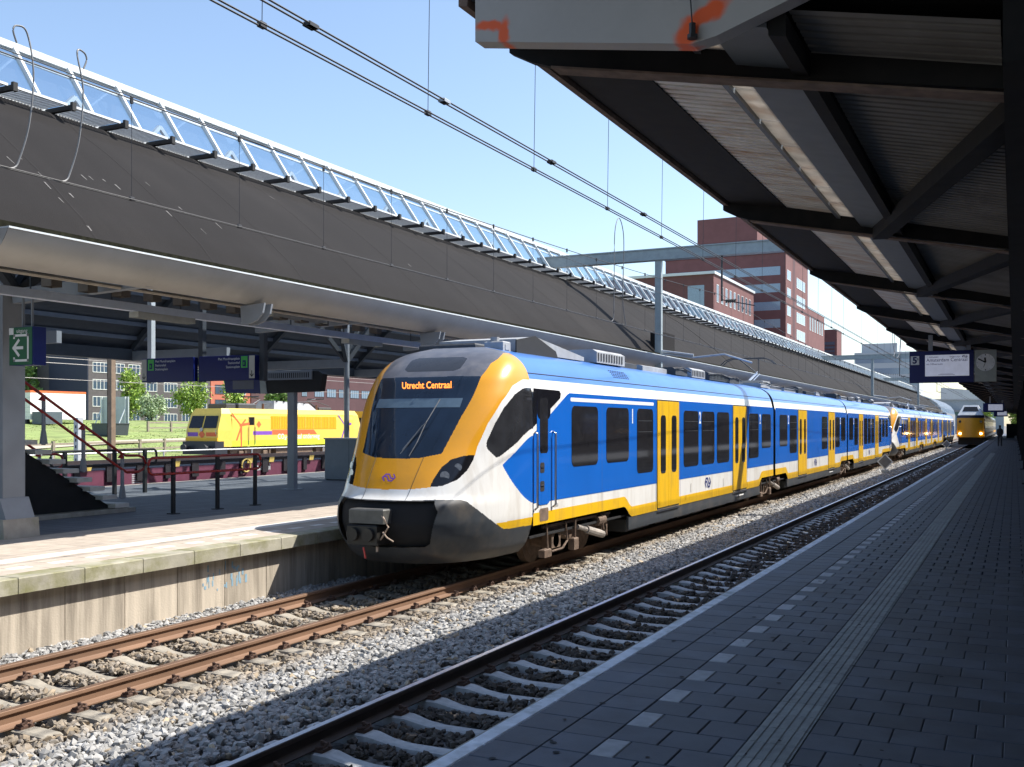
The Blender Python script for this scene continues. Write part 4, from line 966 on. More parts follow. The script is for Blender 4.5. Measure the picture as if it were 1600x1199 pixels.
for p in gt.data.polygons: p.use_smooth = len(p.vertices) == 4
m = MB(); m.box(5.74,5.975,0,LY,4.86,4.985); m.build('moss_shade_fillet', mat('mossy_gap_shade',(.012,.012,.007),.95,spec=.1,var=.5,scale=12), rf_)  # near-black strip: moss, plus the shade of the open gutter gap
m = MB(); m.box(5.98,6.165,ty0,LY,4.868,4.89); m.build('gutter_lip', M_frame, gt)
for k in range(1, 12):
    y_ = ribs[k]+2.3; br = bpy.data.objects.new('gutter_bracket', None); C.objects.link(br); br.parent = rf_; br.location = (5.7, y_, 4.42)
    for e in (-.09,.09):
        m = MB(); m.prism([(.28,.08),(.24,-.08),(.12,-.2),(-.05,-.25),(-.2,-.25),(-.22,.05)], 'y', e-.02, e+.02); m.build('bracket_plate', M_grey, br)
# cable tray and lighting rail hung under the eave
m = MB(); m.box(4.36,4.50,ty0-2,LY-1,4.31,4.43); tr_ = m.build('lighting_rail', mat('sky_tinted_steel',(.64,.71,.82),.4,.3,var=.06), rf_)  # sky reflection on the rail put into its pale blue base colour
for k in range(60): 
    m = MB(); m.tube([(4.41,ty0-1.2+k*1.45,4.43),(4.41,ty0-1.2+k*1.45,5.2)], .012, 5); m.build('hanger_rod', M_dgrey, tr_)
for k in range(9):
    m = MB(); y_ = ty0+3.6+k*5.7; m.cbox(4.30,4.5,y_,y_+1.25,4.22,4.325,.02); m.build('light_fitting', mat('light_fitting_grey',(.42,.42,.38),.5), tr_)
    m = MB(); m.cbox(4.9,5.05,y_+2.6,y_+4.2,4.46,4.58,.02); m.build('light_fitting', MATS['light_fitting_grey'], tr_)
m = MB(); m.tube([(5.2,ty0-2,4.52),(5.2,LY-2,4.52)], .03, 6); m.tube([(5.35,ty0-2,4.6),(5.35,LY-2,4.6)], .025, 6); m.build('conduit', mat('pale_conduit',(.45,.40,.33),.6), rf_)
for k in range(14):
    m = MB(); y_ = ty0+1.6+k*.62; m.cbox(4.75,4.95,y_,y_+.18,4.44,4.60,.02); m.tube([(4.85,y_+.09,4.6),(4.95,y_+.3,4.72),(5.05,y_+.2,4.9)], .015, 5); m.build('junction_box', mat('junction_brown',(.13,.11,.09),.6), rf_)
# lantern
PIT = 1.125; NP = int(LY/PIT)
gA, gB = (2.10, 7.88), (1.30, 9.05)            # foot and head of the glazing (distance from ridge, height)
m = MB(); m.add([(gA[0],.03,gA[1]),(gA[0],PIT-.03,gA[1]),(gB[0],PIT-.03,gB[1]),(gB[0],.03,gB[1])], [(0,1,2,3)]); PANE = m.mesh('pane'); PANE.materials.append(M_glass)
m = MB(); m.beam((gA[0]+.02,0,gA[1]),(gB[0]+.02,0,gB[1]),.06,.09); MUL = m.mesh('mullion'); MUL.materials.append(M_frame)
m = MB(); m.box(2.10,2.14,.07,PIT-.07,7.835,7.875); m.box(2.70,2.74,.07,PIT-.07,7.835,7.875)
for k in range(16): m.box(2.14,2.70,.08+k*.062,.08+k*.062+.022,7.845,7.87)
GRT = m.mesh('walkway_grating'); GRT.materials.append(M_grat)
m = MB(); m.box(2.06,2.80,-.035,.035,7.79,7.87); m.box(2.74,2.80,-.04,.04,7.77,7.91); m.box(2.02,2.12,-.05,.05,7.70,7.86); BRK = m.mesh('walkway_bracket'); BRK.materials.append(M_rub)
for k in range(NP):
    y_ = k*PIT; inst('pane', PANE, rf_, (0, y_, 0)); inst('mullion', MUL, rf_, (0, y_, 0)); inst('walkway_grating', GRT, rf_, (0, y_, 0)); inst('walkway_bracket', BRK, rf_, (0, y_+.02, 0))
m = MB(); m.tube([(2.22,0,7.70),(2.22,LY,7.70)], .03, 6); m.build('walkway_edge', M_frame, rf_)
m = MB(); m.beam((gB[0],0,gB[1]+.03),(gB[0],LY,gB[1]+.03),.12,.12); m.build('lantern_head', M_frame, rf_)
m = MB(); m.beam((gB[0]+.12,0,gB[1]-.2),(gB[0]+.12,LY,gB[1]-.2),.04,.04); m.beam((gA[0],0,gA[1]-.04),(gA[0],LY,gA[1]-.04),.08,.1); m.build('glazing_rail', M_frame, rf_)
m = MB(); m.add([(-gA[0]-.8,0,gA[1]),(-gA[0]-.8,LY,gA[1]),(-gB[0]-.8,LY,gB[1]),(-gB[0]-.8,0,gB[1])], [(0,1,2,3)]); m.add([(gB[0]-.06,0,gB[1]+.06),(gB[0]-.06,LY,gB[1]+.06),(-gB[0]-.74,LY,gB[1]+.06),(-gB[0]-.74,0,gB[1]+.06)], [(0,1,2,3)]); stuff(m.build('far_glazing', M_glass, rf_))
m = MB()
for k in range(NP+1): m.beam((-gA[0]-.8,k*PIT,gA[1]),(-gB[0]-.8,k*PIT,gB[1]),.06,.09)
m.beam((-gB[0]-.8,0,gB[1]+.03),(-gB[0]-.8,LY,gB[1]+.03),.12,.12); stuff(m.build('far_mullions', M_frame, rf_))
for k in range(0, NP-1, 2):
    m = MB(); y_ = k*PIT; m.beam((.3,y_,7.9),(.2,y_+PIT,9.0),.08,.08); m.beam((.2,y_+PIT,9.0),(.3,y_+2*PIT,7.9),.08,.08); m.beam((1.9,y_,7.9),(-.9,y_,9.05),.06,.06); m.build('lattice_brace', M_frame, rf_)
m = MB()
for s in (2.06,-2.86): m.add([(s,0,7.7),(s,LY,7.7),(s,LY,7.89),(s,0,7.89)], [(0,1,2,3)])
m.build('lantern_kerb', M_dgrey, rf_)
# lower glass vault at the far end of the roof
gv = thing('glass_vault', 'low glass vault with white ribs beyond the dark roof end', 'roof', (-16.9, 187, 0))
for k in range(10):
    m = MB(); y_ = k*4.5; pts = [(5.9*math.cos(R(a)), y_, 4.6+3.2*math.sin(R(a))) for a in range(0,181,15)]
    m.tube(pts, .12, 6); m.build('rib', M_frame, gv)
    if k < 9:
        vs = [(p[0], p[1]+dy, p[2]) for dy in (.1,4.4) for p in pts]; n_ = len(pts); m = MB(); m.add(vs, [(i,i+1,n_+i+1,n_+i) for i in range(n_-1)]); m.build('glazing', M_bglassl, gv)
for s in (-1,1):
    m = MB(); m.box(s*5.9-.15,s*5.9+.15,0,40.5,PT,4.6); m.build('side_wall', M_grey, gv)
# ------------------------------------------------------------------ overhead line gantries
def gantry(y, label, hatch=False):
    t = thing('overhead_line_gantry', label, 'gantry', (-11, y, PT), 'overhead line gantries')
    m = MB(); m.box(-.11,.11,-.09,.09,0,7.5); m.build('post', M_gant, t)
    m = MB(); m.box(11.9,12.12,-.1,.1,-0.0,7.5); m.build('post', M_gant, t)
    m = MB(); m.box(-4.55,12.6,-.13,.13,7.46,7.78); m.box(-4.55,12.6,-.17,.17,7.42,7.46); m.box(-4.55,12.6,-.17,.17,7.78,7.82); bm = m.build('beam', M_gant, t)
    m = MB()
    for x_ in (2.2, 6.5):
        m.tube([(x_,0,7.45),(x_,0,5.9)], .035, 6); m.tube([(x_,0,5.95),(x_+1.1,0.0,5.7)], .02, 6)
        for e in range(5): m.tube([(x_+.15+e*.07,0,5.9),(x_+.18+e*.07,0,5.89)], .07, 10)
    m.build('registration_arm', M_wire, t)
    m = MB(); m.tube([(.05,0,4.2),(1.2,.1,4.05),(2.2,.3,4.15),(3.1,.5,3.85)], .035, 6); m.tube([(.05,0,4.3),(1.2,.1,4.12)], .05, 8); m.build('cantilever_arm', M_galv, t)
    if hatch:
        m = MB(); m.box(-.42,-.02,.35,1.9,4.0,5.0); m.build('roof_hatch', M_roofdk, t)
    return t
gantry(33.9, 'grey overhead line gantry nearest the camera, in front of the brick tower', True)
gantry(93, 'second grey overhead line gantry farther along the tracks'); gantry(140, 'third grey overhead line gantry far along the tracks')
# ------------------------------------------------------------------ overhead wires
def wire(name, pts, r, material, label, cat='wire', group=None):
    return tag(MB().tube(pts, r, 6).build(name, material), label, cat, group)
def sag(x, z, y0, y1, s, n=14): return [(x, y0+(y1-y0)*i/n, z-s*4*(i/n)*(1-i/n)) for i in range(n+1)]
def catenary(cx, zc_, zm, label, step, pairs, xoff):
    t = thing('overhead_contact_line', label, 'wire', (cx, 0, 0), 'overhead contact lines')
    spans = [(-26,33.9),(33.9,93),(93,140),(140,200)]
    for dx in pairs:
        m = MB(); m.tube([(dx, y, zc_) for y in (-26,0,33.9,93,200)], .0068, 6); m.build('contact_wire', M_wire, t)
    for a, b in spans:
        m = MB(); m.tube(sag(xoff, zm+.45, a, b, .75, 20), .008, 6); m.build('messenger_wire', M_wire, t)
        y = a+step*.6
        while y < min(b, 110)-1:
            i = (y-a)/(b-a); zt = zm+.45-.75*4*i*(1-i); m = MB(); m.tube([(pairs[0],y,zc_),(xoff,y,zt)], .0035, 4)
            m.cbox(pairs[0]-.018,pairs[0]+.018,y-.03,y+.03,zc_-.005,zc_+.035,.006); m.tube([(xoff,y,zt-.05),(xoff,y,zt+.025)], .02, 6); m.build('dropper', M_wire, t); y += step
    return t
cl1 = catenary(TR1-.02, 5.17, 6.75, 'overhead wires running above the near track past the canopy edge', 2.15, (0,.045), .02)
for dx in (.22,.265):
    m = MB(); m.tube([(dx, y, 5.21) for y in (-26,0,33.9,93,200)], .0068, 6); m.build('feeder_wire', M_wire, cl1)
for y in (5.6,7.4,9.6,12.5): 
    m = MB(); m.cbox(.21,.275,y-.05,y+.05,5.197,5.228,.008); m.build('wire_clamp', M_galv if y in (7.4,) else M_wire, cl1)
cl2 = catenary(TR2, 5.0, 6.4, 'overhead wires above the blue and yellow train', 1.75, (0,.04), 0)
m = MB(); m.tube([(.3,y,6.02) for y in (-26,33.9,93,200)], .006, 5); m.build('auxiliary_wire', M_wire, cl2)
for yy, s in ((6.95,1),(7.55,-1)):
    m = MB(); m.tube(smooth([(0,yy-.1*s,6.25),(0,yy-.14*s,6.36),(0,yy-.1*s,6.42),(.02,yy,6.38),(.05,yy+.05,6.0),(.03,yy+.02,5.5),(.0,yy-.06,5.15),(0,yy-.14,5.02),(0,yy-.35,5.0)]), .009, 6); m.build('jumper_cable', mat('jumper_grey',(.16,.16,.16),.5), cl2)
m = MB(); m.tube(smooth([(0,23.3,5.02),(0,23.45,5.2),(.05,23.35,6.2),(.05,23.4,7.2),(.03,23.75,7.6),(0,24.15,7.25),(-.02,24.2,6.4),(0,24.1,5.6),(0,24.3,5.02)]), .011, 6); m.build('jumper_cable', MATS['jumper_grey'], cl2)
m = MB(); m.tube(smooth([(.2,43,5.2),(.2,43.6,5.5),(.15,43.9,6.3),(.1,44.2,6.7),(.0,44.6,6.1),(.1,45,5.3),(.2,45.6,5.6),(.2,46,6.4),(.1,46.6,5.4),(.2,47,5.2)]), .012, 6); m.build('jumper_cable', MATS['jumper_grey'], cl1)
for cx, lb in ((-25.2,'overhead wire above the maroon flat wagon'), (-48.5,'overhead wire above the yellow locomotive'), (-36,'overhead wire above the empty siding')):
    t = thing('overhead_contact_line', lb, 'wire', (cx,0,0), 'overhead contact lines')
    for z_ in (5.1,6.3): m = MB(); m.tube([(0,y,z_) for y in (5,60,120,200)], .015, 5); m.build('wire', M_wirel, t)
# ------------------------------------------------------------------ left platform furniture
t = thing('exit_sign', 'green exit sign with white arrow fixed beside the grey column', 'sign', (-13.31, 10.5, 3.41))
m = MB(); m.box(-.26,.26,0,.22,0,.57); m.build('housing', M_navy, t)
m = MB(); m.box(-.258,.235,-.006,-.001,.005,.565); m.build('green_face', M_green, t)
for L_ in ([(-.15,.41),(-.15,.445),(.15,.445),(.15,.07),(-.15,.07),(-.15,.105)],):
    m = MB()
    for q in stroke2d(L_, .035): m.add([(a,-.009,b) for a,b in q], [(0,1,2,3)])
    m.build('door_outline', M_sw, t)
m = MB()
for i, q in enumerate(stroke2d([(.03,.26),(-.16,.26)], .045)+stroke2d([(-.05,.37),(-.16,.26),(-.05,.15)], .045)): m.add([(a,-.0095-i*2e-4,b) for a,b in q], [(0,1,2,3)])
m.build('arrow', M_sw, t)
put_text('sign_text', 'uitgang', .085, (-.1,-.0095,.485), (1,0,0), (0,0,1), M_sw, t)
m = MB(); m.box(-.256,-.16,-.012,-.007,.46,.56); m.build('white_plate', M_sw, t)
m = MB(); m.tube([(-.1,.11,.57),(-.1,.11,1.1)], .02, 6); m.tube([(.1,.11,.57),(.1,.11,1.1)], .02, 6); m.build('hanger', M_grey, t)
def dir_sign(x0, x1, label, right):
    t = thing('direction_sign', label, 'sign', ((x0+x1)/2, 19.5, 3.61), 'blue direction signs on the far platform'); w_ = x1-x0; h_ = .61
    m = MB(); m.cbox(-w_/2, w_/2, 0, .16, 0, h_, .01); m.build('board', M_navy, t)
    ex = (w_/2-.17, w_/2) if right else (-w_/2, -w_/2+.17)
    m = MB(); m.box(ex[0],ex[1],-.008,-.001,.04,h_-.02); ap = m.build('arrow_panel', M_cream, t)
    cx = (ex[0]+ex[1])/2; m = MB()
    for i, q in enumerate(stroke2d([(cx,.22),(cx,.09)], .022)+stroke2d([(cx-.05,.14),(cx,.085),(cx+.05,.14)], .022)): m.add([(a,-.0095-i*2e-4,b) for a,b in q], [(0,1,2,3)])
    m.build('arrow', M_rub, ap)
    gx = ex[0]-.25 if right else ex[1]+.05
    m = MB(); m.box(gx,gx+.2,-.007,-.001,h_-.31,h_-.03); pg = m.build('pictogram', M_lgreen, t)
    m = MB(); m.box(gx+.05,gx+.15,-.01,-.008,h_-.28,h_-.13); m.build('doorway', M_navy, pg); m = MB(); m.tube([(gx+.1,-.012,h_-.24),(gx+.1,-.012,h_-.17)], .018, 6); m.build('figure', M_lgreen, pg)
    for i, s_ in enumerate(('Piet Mondriaanplein','Stationshal','Stationsplein')):
        put_text('sign_text', s_, .085, ((gx-.04) if right else (gx+.25), -.006, h_-.11-i*.1), (1,0,0), (0,0,1), M_sw, t, 'RIGHT' if right else 'LEFT')
    return t
t1 = dir_sign(-20.2, -18.45, 'left of two blue direction signs, arrow panel at its left end', False)
t2 = dir_sign(-18.27, -16.5, 'right of two blue direction signs, arrow panel at its right end', True)
for par, xs_ in ((t1, (-.78,)), (t2, (-.99, .96))):
    for x_ in xs_:
        m = MB(); m.box(x_-.07,x_+.07,.165,.30,-.02,2.6); m.build('post', M_dgrey if par is t2 else M_frame, par)
# T-post display seen from behind
t = thing('departure_display', 'blue and black display on a single grey post beyond the direction signs', 'sign', (-17.65, 22.4, PT))
m = MB(); m.box(-.11,.11,-.08,.08,0,2.9); m.box(-.22,.22,-.2,.2,0,.02); m.build('post', M_grey, t)
m = MB(); m.prism([(-2.25,2.66),(-1.0,2.62),(-1.05,3.2),(-2.35,3.14)], 'y', -.1, .1); lb_ = m.build('blue_board', M_navy, t)
m = MB(); m.box(-2.0,-1.25,-.106,-.101,2.75,3.05); m.build('dim_screen', mat('dim_screen',(.012,.016,.07),.3), lb_)
m = MB(); m.prism([(-1.0,2.62),(-.78,2.62),(-.88,3.24),(-1.05,3.24)], 'y', -.12, .12); m.build('end_panel', M_lwhite, t)
m = MB(); m.prism([(-.78,2.62),(1.0,2.66),(1.08,3.12),(.95,3.2),(-.85,3.2)], 'y', -.1, .12); m.build('housing', M_rub, t)
m = MB(); m.cbox(-.9,.75,-.14,-.1,2.98,3.24,.01); vb = m.build('vent_box', M_grey, t)
for k in range(22): m = MB(); m.box(-.84+k*.07,-.81+k*.07,-.146,-.141,3.03,3.17); m.build('vent_slot', M_rub, vb)
# stairs
t = thing('staircase', 'concrete stair with red handrails rising behind the grey column', 'stairs', (-17.3, 15.3, PT))
ny = 24
m = MB(); m.cbox(0, 2.4, -.36, 0, -.085, 0, .008); TRD = m.mesh('tread'); TRD.materials.append(mat('pale_tread_concrete',(.62,.59,.53),.8,var=.1))
for k in range(ny): inst('tread', TRD, t, (-1.2, -.09-k*.31, .18+k*.186))
for x_ in (-.9,):
    m = MB(); m.prism([(.1,0),(-.25,0),(-.31*ny,.186*ny-.1),(-.31*ny,.186*ny+.08),(.0,.10)], 'x', x_-.06, x_+.06); m.build('stringer', M_dark, t)
m = MB(); m.box(-1.3,1.25,-3.6,.03,.002,.085); m.build('plinth', M_conc, t)
m = MB(); m.prism([(-.35,.09),(-.31*ny,.09),(-.31*ny,.186*ny-.25)], 'x', -.75, 1.0); m.build('under_stair_shade', M_dark, t)  # near-black wedge: the darkness under the open treads built as a solid
for s, xx in ((1,1.2),(-1,-1.2)):
    hr = []
    def pt(y, z): return (xx, y-15.3, z-PT)
    m = MB(); m.tube([pt(8.4,5.91),pt(12.61,3.39),pt(15.0,1.95),pt(15.12,1.90),pt(15.45,1.89),pt(15.58,1.85),pt(15.65,1.73),pt(15.58,1.61),pt(15.45,1.56),pt(15.15,1.56),pt(14.96,1.66),pt(12.61,3.08),pt(8.4,5.6)], .028, 8); m.build('handrail', M_red, t, True)
    for y_ in (15.03,14.07,13.17,12.2,11.2,10.2):
        zt = 1.9+(15.09-y_)*.601; m = MB(); zbm = .94+(15.21-y_)*.6
        m.box(xx-.02,xx+.02,y_-15.3-.03,y_-15.3+.03,zbm-PT-.02,zt-PT+.02); m.prism([(y_-15.3-.07,zbm-PT),(y_-15.3+.07,zbm-PT),(y_-15.3+.03,zbm-PT+.25),(y_-15.3-.03,zbm-PT+.25)],'x',xx-.03,xx+.03); po = m.build('stanchion', M_grey, t)
        m = MB(); m.prism([(y_-15.3-.1,zt-PT-.08),(y_-15.3+.02,zt-PT-.1),(y_-15.3-.02,zt-PT+.0)],'x',xx-.03,xx+.03); m.build('rail_bracket', M_red, po)
# loop barrier
t = thing('loop_barrier', 'red loop barrier on three black posts in the platform shade', 'barrier', (-14.9, 16.3, PT))
def loopr(y0, y1, z0, z1, r=.12):
    pts = []
    for cy, cz, a0 in ((y1-r,z1-r,90),(y1-r,z0+r,0),(y0+r,z0+r,-90),(y0+r,z1-r,-180)):
        for k in range(6): a = R(a0-90*k/5); pts.append((0, cy+r*math.cos(a), cz+r*math.sin(a)))
    return pts+[pts[0]]
m = MB(); m.tube(loopr(-1.75,1.5,.80,1.12), .026, 8); m.build('red_loop', M_red, t, True)
for y_ in (-1.08,.17,1.35):
    m = MB(); m.box(-.05,.0,y_-.04,y_+.04,0,1.12); m.box(-.1,.06,y_-.1,y_+.1,0,.015); m.build('post', M_rub, t)
t = thing('loop_barrier', 'thin dark loop barrier glimpsed behind the stair treads', 'barrier', (-20.3, 19.2, PT))
m = MB(); m.tube(loopr(-2.4,.9,.75,1.12), .03, 8); m.build('loop', M_rub, t, True)
for y_ in (-2.0,-.5,.5): m = MB(); m.box(-.04,.04,y_-.04,y_+.04,0,1.1); m.build('post', M_rub, t)
# grey cabinet
t = thing('platform_cabinet', 'blue grey metal cabinet standing beside the train nose', 'cabinet', (-18.9, 27, PT))
m = MB(); m.box(-.85,1.0,-.3,.45,.03,1.3); m.build('body', mat('cabinet_grey',(.12,.15,.18),.5,var=.06), t)
m = MB(); m.box(-.88,1.03,-.33,.48,1.3,1.34); m.build('lid', M_grey, t); m = MB(); m.box(-.82,.97,-.27,.42,0,.03); m.build('plinth', M_rub, t)
m = MB(); m.box(.07,.08,-.304,-.301,.08,1.26); m.build('door_joint', M_rub, t)
# ------------------------------------------------------------------ trackside diamond signs
for i, y_ in enumerate((58.8, 114.9)):
    t = thing('trackside_sign', ('nearer' if i == 0 else 'farther')+' small grey diamond sign standing in the ballast', 'sign', (-6.3, y_, -.2), 'diamond signs in the ballast')
    m = MB(); m.tube([(0,0,0),(0,0,.35)], .03, 8); m.box(-.18,.18,-.1,.1,.06,.3); m.build('foot', M_galv, t)
    m = MB(); m.prism([(0,.28),(.42,.72),(0,1.16),(-.42,.72)], 'y', -.02, .0); m.build('rim', M_frame, t)
    m = MB(); m.prism([(0,.36),(.34,.72),(0,1.08),(-.34,.72)], 'y', -.03, -.021); m.build('face', mat('diamond_grey',(.16,.165,.17),.5), t)
# ------------------------------------------------------------------ people waiting far down the platform
def person(x, y, label, tilt=0, h=1.72):
    t = thing('person', label, 'person', (x, y, PT), 'people far down the near platform')
    me = bpy.data.meshes.new('body'); 
    J = [((0,0,.92),.13),((0,0,1.15),.13),((0,0,1.38),.12),((0,0,1.47),.055),((0,-.02,1.58),.10),((0,-.01,1.68),.085),((.09,0,.86),.10),((.1,-.02,.48),.07),((.11,.02,.08),.05),((.11,-.12,.04),.04),((-.09,0,.86),.10),((-.1,.03,.48),.07),((-.12,.1,.08),.05),((-.12,-.04,.04),.04),((.17,0,1.36),.065),((.20,.02,1.10),.055),((.16,-.12,.92),.045),((-.17,0,1.36),.065),((-.20,.03,1.10),.055),((-.17,-.10,.90),.045)]
    Ed = [(0,1),(1,2),(2,3),(3,4),(4,5),(0,6),(6,7),(7,8),(8,9),(0,10),(10,11),(11,12),(12,13),(2,14),(14,15),(15,16),(2,17),(17,18),(18,19)]
    me.from_pydata([j[0] for j in J], Ed, []); o = mk('body', me, M_cloth, t)
    md = o.modifiers.new('skin', 'SKIN'); 
    for v, j in zip(me.skin_vertices[0].data, J): v.radius = (j[1], j[1])
    me.skin_vertices[0].data[0].use_root = True
    o.modifiers.new('sub', 'SUBSURF').levels = 1; o.modifiers['sub'].render_levels = 1
    m = MB(); m.tube([(0,-.01,1.62),(0,-.01,1.72)], .095, 10); m.build('hair', mat('dark_hair',(.02,.015,.01),.7), t)
person(-1.05, 92, 'person in dark clothes standing far down the near platform')
# ------------------------------------------------------------------ maroon flat wagon
t = thing('flat_wagon', 'maroon container flat wagon standing behind the far platform', 'wagon', (-25.2, 31, 0))
W0, W1 = -14.5, 16
m = MB(); m.prism([(1.38,.62),(1.38,1.19),(1.30,1.21),(1.30,.62)], 'y', W0, W1); m.prism([(-1.38,.62),(-1.38,1.19),(-1.30,1.21),(-1.30,.62)], 'y', W0, W1); m.build('side_sill', M_maroon, t)
m = MB(); m.box(-1.3,1.3,W0,W1,.95,1.2); m.build('deck', M_wdark, t)
m = MB(); m.box(1.30,1.42,W0,W1,1.26,1.38); m.box(-1.42,-1.30,W0,W1,1.22,1.38); m.build('top_rail', M_wdark, t)
rr = random.Random(3)
for k in range(26):
    y_ = W0+.5+k*1.15; m = MB(); m.box(1.382,1.45,y_,y_+.2+.1*(k%3),.85,1.30); m.build('stake_bracket', M_wdark, t)
    if k % 3 == 0 or k in (10,11,13): m = MB(); m.prism([(y_+.3,1.2),(y_+.55,1.2),(y_+.6,1.38),(y_+.35,1.38)], 'x', 1.455, 1.48); m.build('yellow_fitting', M_ystrap, t)
put_text('wagon_lettering', 'rail rel', .34, (1.384, -2.9, .93), (0,1,0), (0,0,1), M_sw, t, bold=.006)
m = MB(); pts = [(1.47, -3.4+.22*math.cos(a), 1.12+.22*math.sin(a)) for a in np.linspace(0,6.283,22)]; m.tube(pts, .03, 6, False); m.build('yellow_ring', M_ystrap, t)
for y_ in (-11.6,-8.4):
    for i in range(6): m = MB(); m.box(1.381,1.384,y_,y_+.35+.12*((i*7)%3),1.06-i*.06,1.085-i*.06); m.build('small_print', M_sw, t)
for y_ in (-10,-8.2,10,11.8):
    for s in (-1,1): m = MB(); m.tube([(s*.68,y_,.46),(s*.82,y_,.46)], .46, 20); m.build('wheel', M_under, t)
m = MB(); m.tube([(-1.42,W0,1.6),(-1.42,W1,1.6)], .03, 6)
for k in range(7): m.tube([(-1.42,W0+1+k*4.6,1.3),(-1.42,W0+1+k*4.6,1.6)], .025, 6)
m.build('white_guard_rail', M_frame, t)
# ------------------------------------------------------------------ yellow locomotive
t = thing('locomotive', 'yellow electric locomotive with purple ribbon graphics in the sidings', 'locomotive', (-48.5, 52, 0)); LL = 16.6
sec = [(1.48,1.05),(1.48,2.9),(1.42,3.3),(1.2,3.62),(-1.2,3.62),(-1.42,3.3),(-1.48,2.9),(-1.48,1.05)]
m = MB(); m.prism(sec, 'y', 1.3, LL-1.3); bd = m.build('body', M_lyel, t)
for s, y0 in ((1,0),(-1,LL)):
    def yy(v): return y0+s*v
    m = MB(); A = [(1.48,1.05),(1.48,2.15),(1.42,3.25),(1.2,3.62)]; F0 = [.05,.05,.45,.65]
    vs = [(x,yy(1.3),z) for x,z in A]+[(x*.93,yy(f),z) for (x,z),f in zip(A,F0)]+[(-x*.93,yy(f),z) for (x,z),f in zip(A,F0)]+[(-x,yy(1.3),z) for x,z in A]
    m.add(vs, [(i+4*j, i+4*j+4, i+4*j+5, i+4*j+1) for j in range(3) for i in range(3)]+[(3,7,11,15)]); m.build('cab', M_lyel, t)
    m = MB()
    for (xa, xb) in ((-1.2,-.06),(.06,1.2)): m.add([(xa,yy(.075),2.30),(xb,yy(.075),2.30),(xb*.95,yy(.37),3.12),(xa*.95,yy(.37),3.12)], [(0,1,2,3)])
    m.build('windscreen', M_win, t)
    m = MB(); m.box(-1.42,1.42,min(yy(-.25),yy(.9)),max(yy(-.25),yy(.9)),.55,1.42); bb = m.build('buffer_beam', mat('buffer_black',(.02,.022,.03),.5), t)
    for x_ in (-.88,.88): m = MB(); m.tube([(x_,yy(-.2),1.0),(x_,yy(-.75),1.0)], .12, 12); m.tube([(x_,yy(-.7),1.0),(x_,yy(-.78),1.0)], .24, 16); m.build('buffer', MATS['buffer_black'], t)
    for x_ in (-1.0,-.75,.75,1.0): m = MB(); m.tube([(x_,yy(.07),1.5),(x_,yy(.0),1.5)], .12, 12); m.build('headlamp', mat('lamp_glass',(.4,.4,.38),.15), t)
    m = MB(); m.add([(-1.25,yy(.045),1.75),(-.35,yy(.045),1.75),(-.35,yy(.035),2.02),(-1.25,yy(.035),2.02)], [(0,1,2,3)]); m.build('purple_band', M_purple, t)
    m = MB(); m.add([(.35,yy(.045),1.75),(1.25,yy(.045),1.75),(1.25,yy(.035),2.02),(.35,yy(.035),2.02)], [(0,1,2,3)]); m.build('red_band', M_orange, t)
    m = MB(); m.add([(0,yy(.02),1.6),(.28,yy(.02),1.88),(0,yy(.02),2.16),(-.28,yy(.02),1.88)], [(0,1,2,3)]); m.build('emblem', M_orange, t)
def lside(pts, material, name, x=1.484): return side_poly(pts, x).build(name, material, bd)
m = MB(); m.prism([(5.3,2.22),(13.0,2.22),(13.0,3.14),(5.3,3.14)], 'x', 1.47, 1.50); gp = m.build('side_grille', M_lyel2, t)
for k in range(1,8): m = MB(); m.box(1.501,1.506,5.3+k*.96,5.34+k*.96,2.24,3.12); m.build('grille_bar', M_lyel, gp)
lside([(3.4,1.82),(5.4,1.82),(5.4,2.08),(3.4,2.08)], M_purple, 'purple_band'); lside([(5.4,1.82),(10.6,1.82),(10.2,2.16),(5.4,2.16)], M_orange, 'orange_band')
lside([(1.3,1.06),(LL-1.3,1.06),(LL-1.3,1.46),(1.3,1.46)], M_lime, 'lime_band'); lside([(1.3,2.9),(LL-1.3,2.9),(LL-1.3,2.895),(1.3,2.895)], M_lyel2, 'cant_line', 1.486)
put_text('loco_lettering', 'CO\u2082-neutraal onderweg', .52, (1.488, 6.0, 1.52), (0,1,0), (0,0,1), M_sw, bd, bold=.006, xs=.95)
for yc, mm in ((2.2, M_orange), (14.2, M_purple)):
    m = MB()
    for i, q in enumerate(stroke2d([(yc-.9,3.25),(yc,2.45)], .1)+stroke2d([(yc,2.45),(yc,1.1)], .15)+stroke2d([(yc,2.4),(yc-.45,1.5)], .13)+stroke2d([(yc-.1,2.5),(yc+.75,2.6)], .16)+stroke2d([(yc,2.5),(yc+.4,2.85)], .12)): m.add([(1.490+i*1e-3,a,b) for a,b in q], [(0,1,2,3)])
    m.build('ribbon_graphic', mm, bd)
m = MB(); m.box(1.482,1.49,3.0,3.5,2.5,3.05); m.build('door_window', M_win, bd); m = MB(); m.add([(1.487,4.0,2.3),(1.487,4.25,2.55),(1.487,4.0,2.8),(1.487,3.75,2.55)],[(0,1,2,3)]); m.build('emblem', M_orange, bd)
m = MB(); m.box(1.482,1.486,2.94,2.97,1.1,3.1); m.box(1.482,1.486,3.53,3.56,1.1,3.1); m.build('door_outline', M_dgrey, bd)
m = MB(); m.add([(-1.0,6.2,3.6),(1.0,6.2,3.6),(1.0,11.2,3.6),(-1.0,11.2,3.6),(-.7,6.6,4.25),(.7,6.6,4.25),(.7,10.6,4.1),(-.7,10.6,4.1)], [(0,1,5,4),(1,2,6,5),(2,3,7,6),(3,0,4,7),(4,5,6,7)]); m.build('roof_housing', M_roofeq, t)
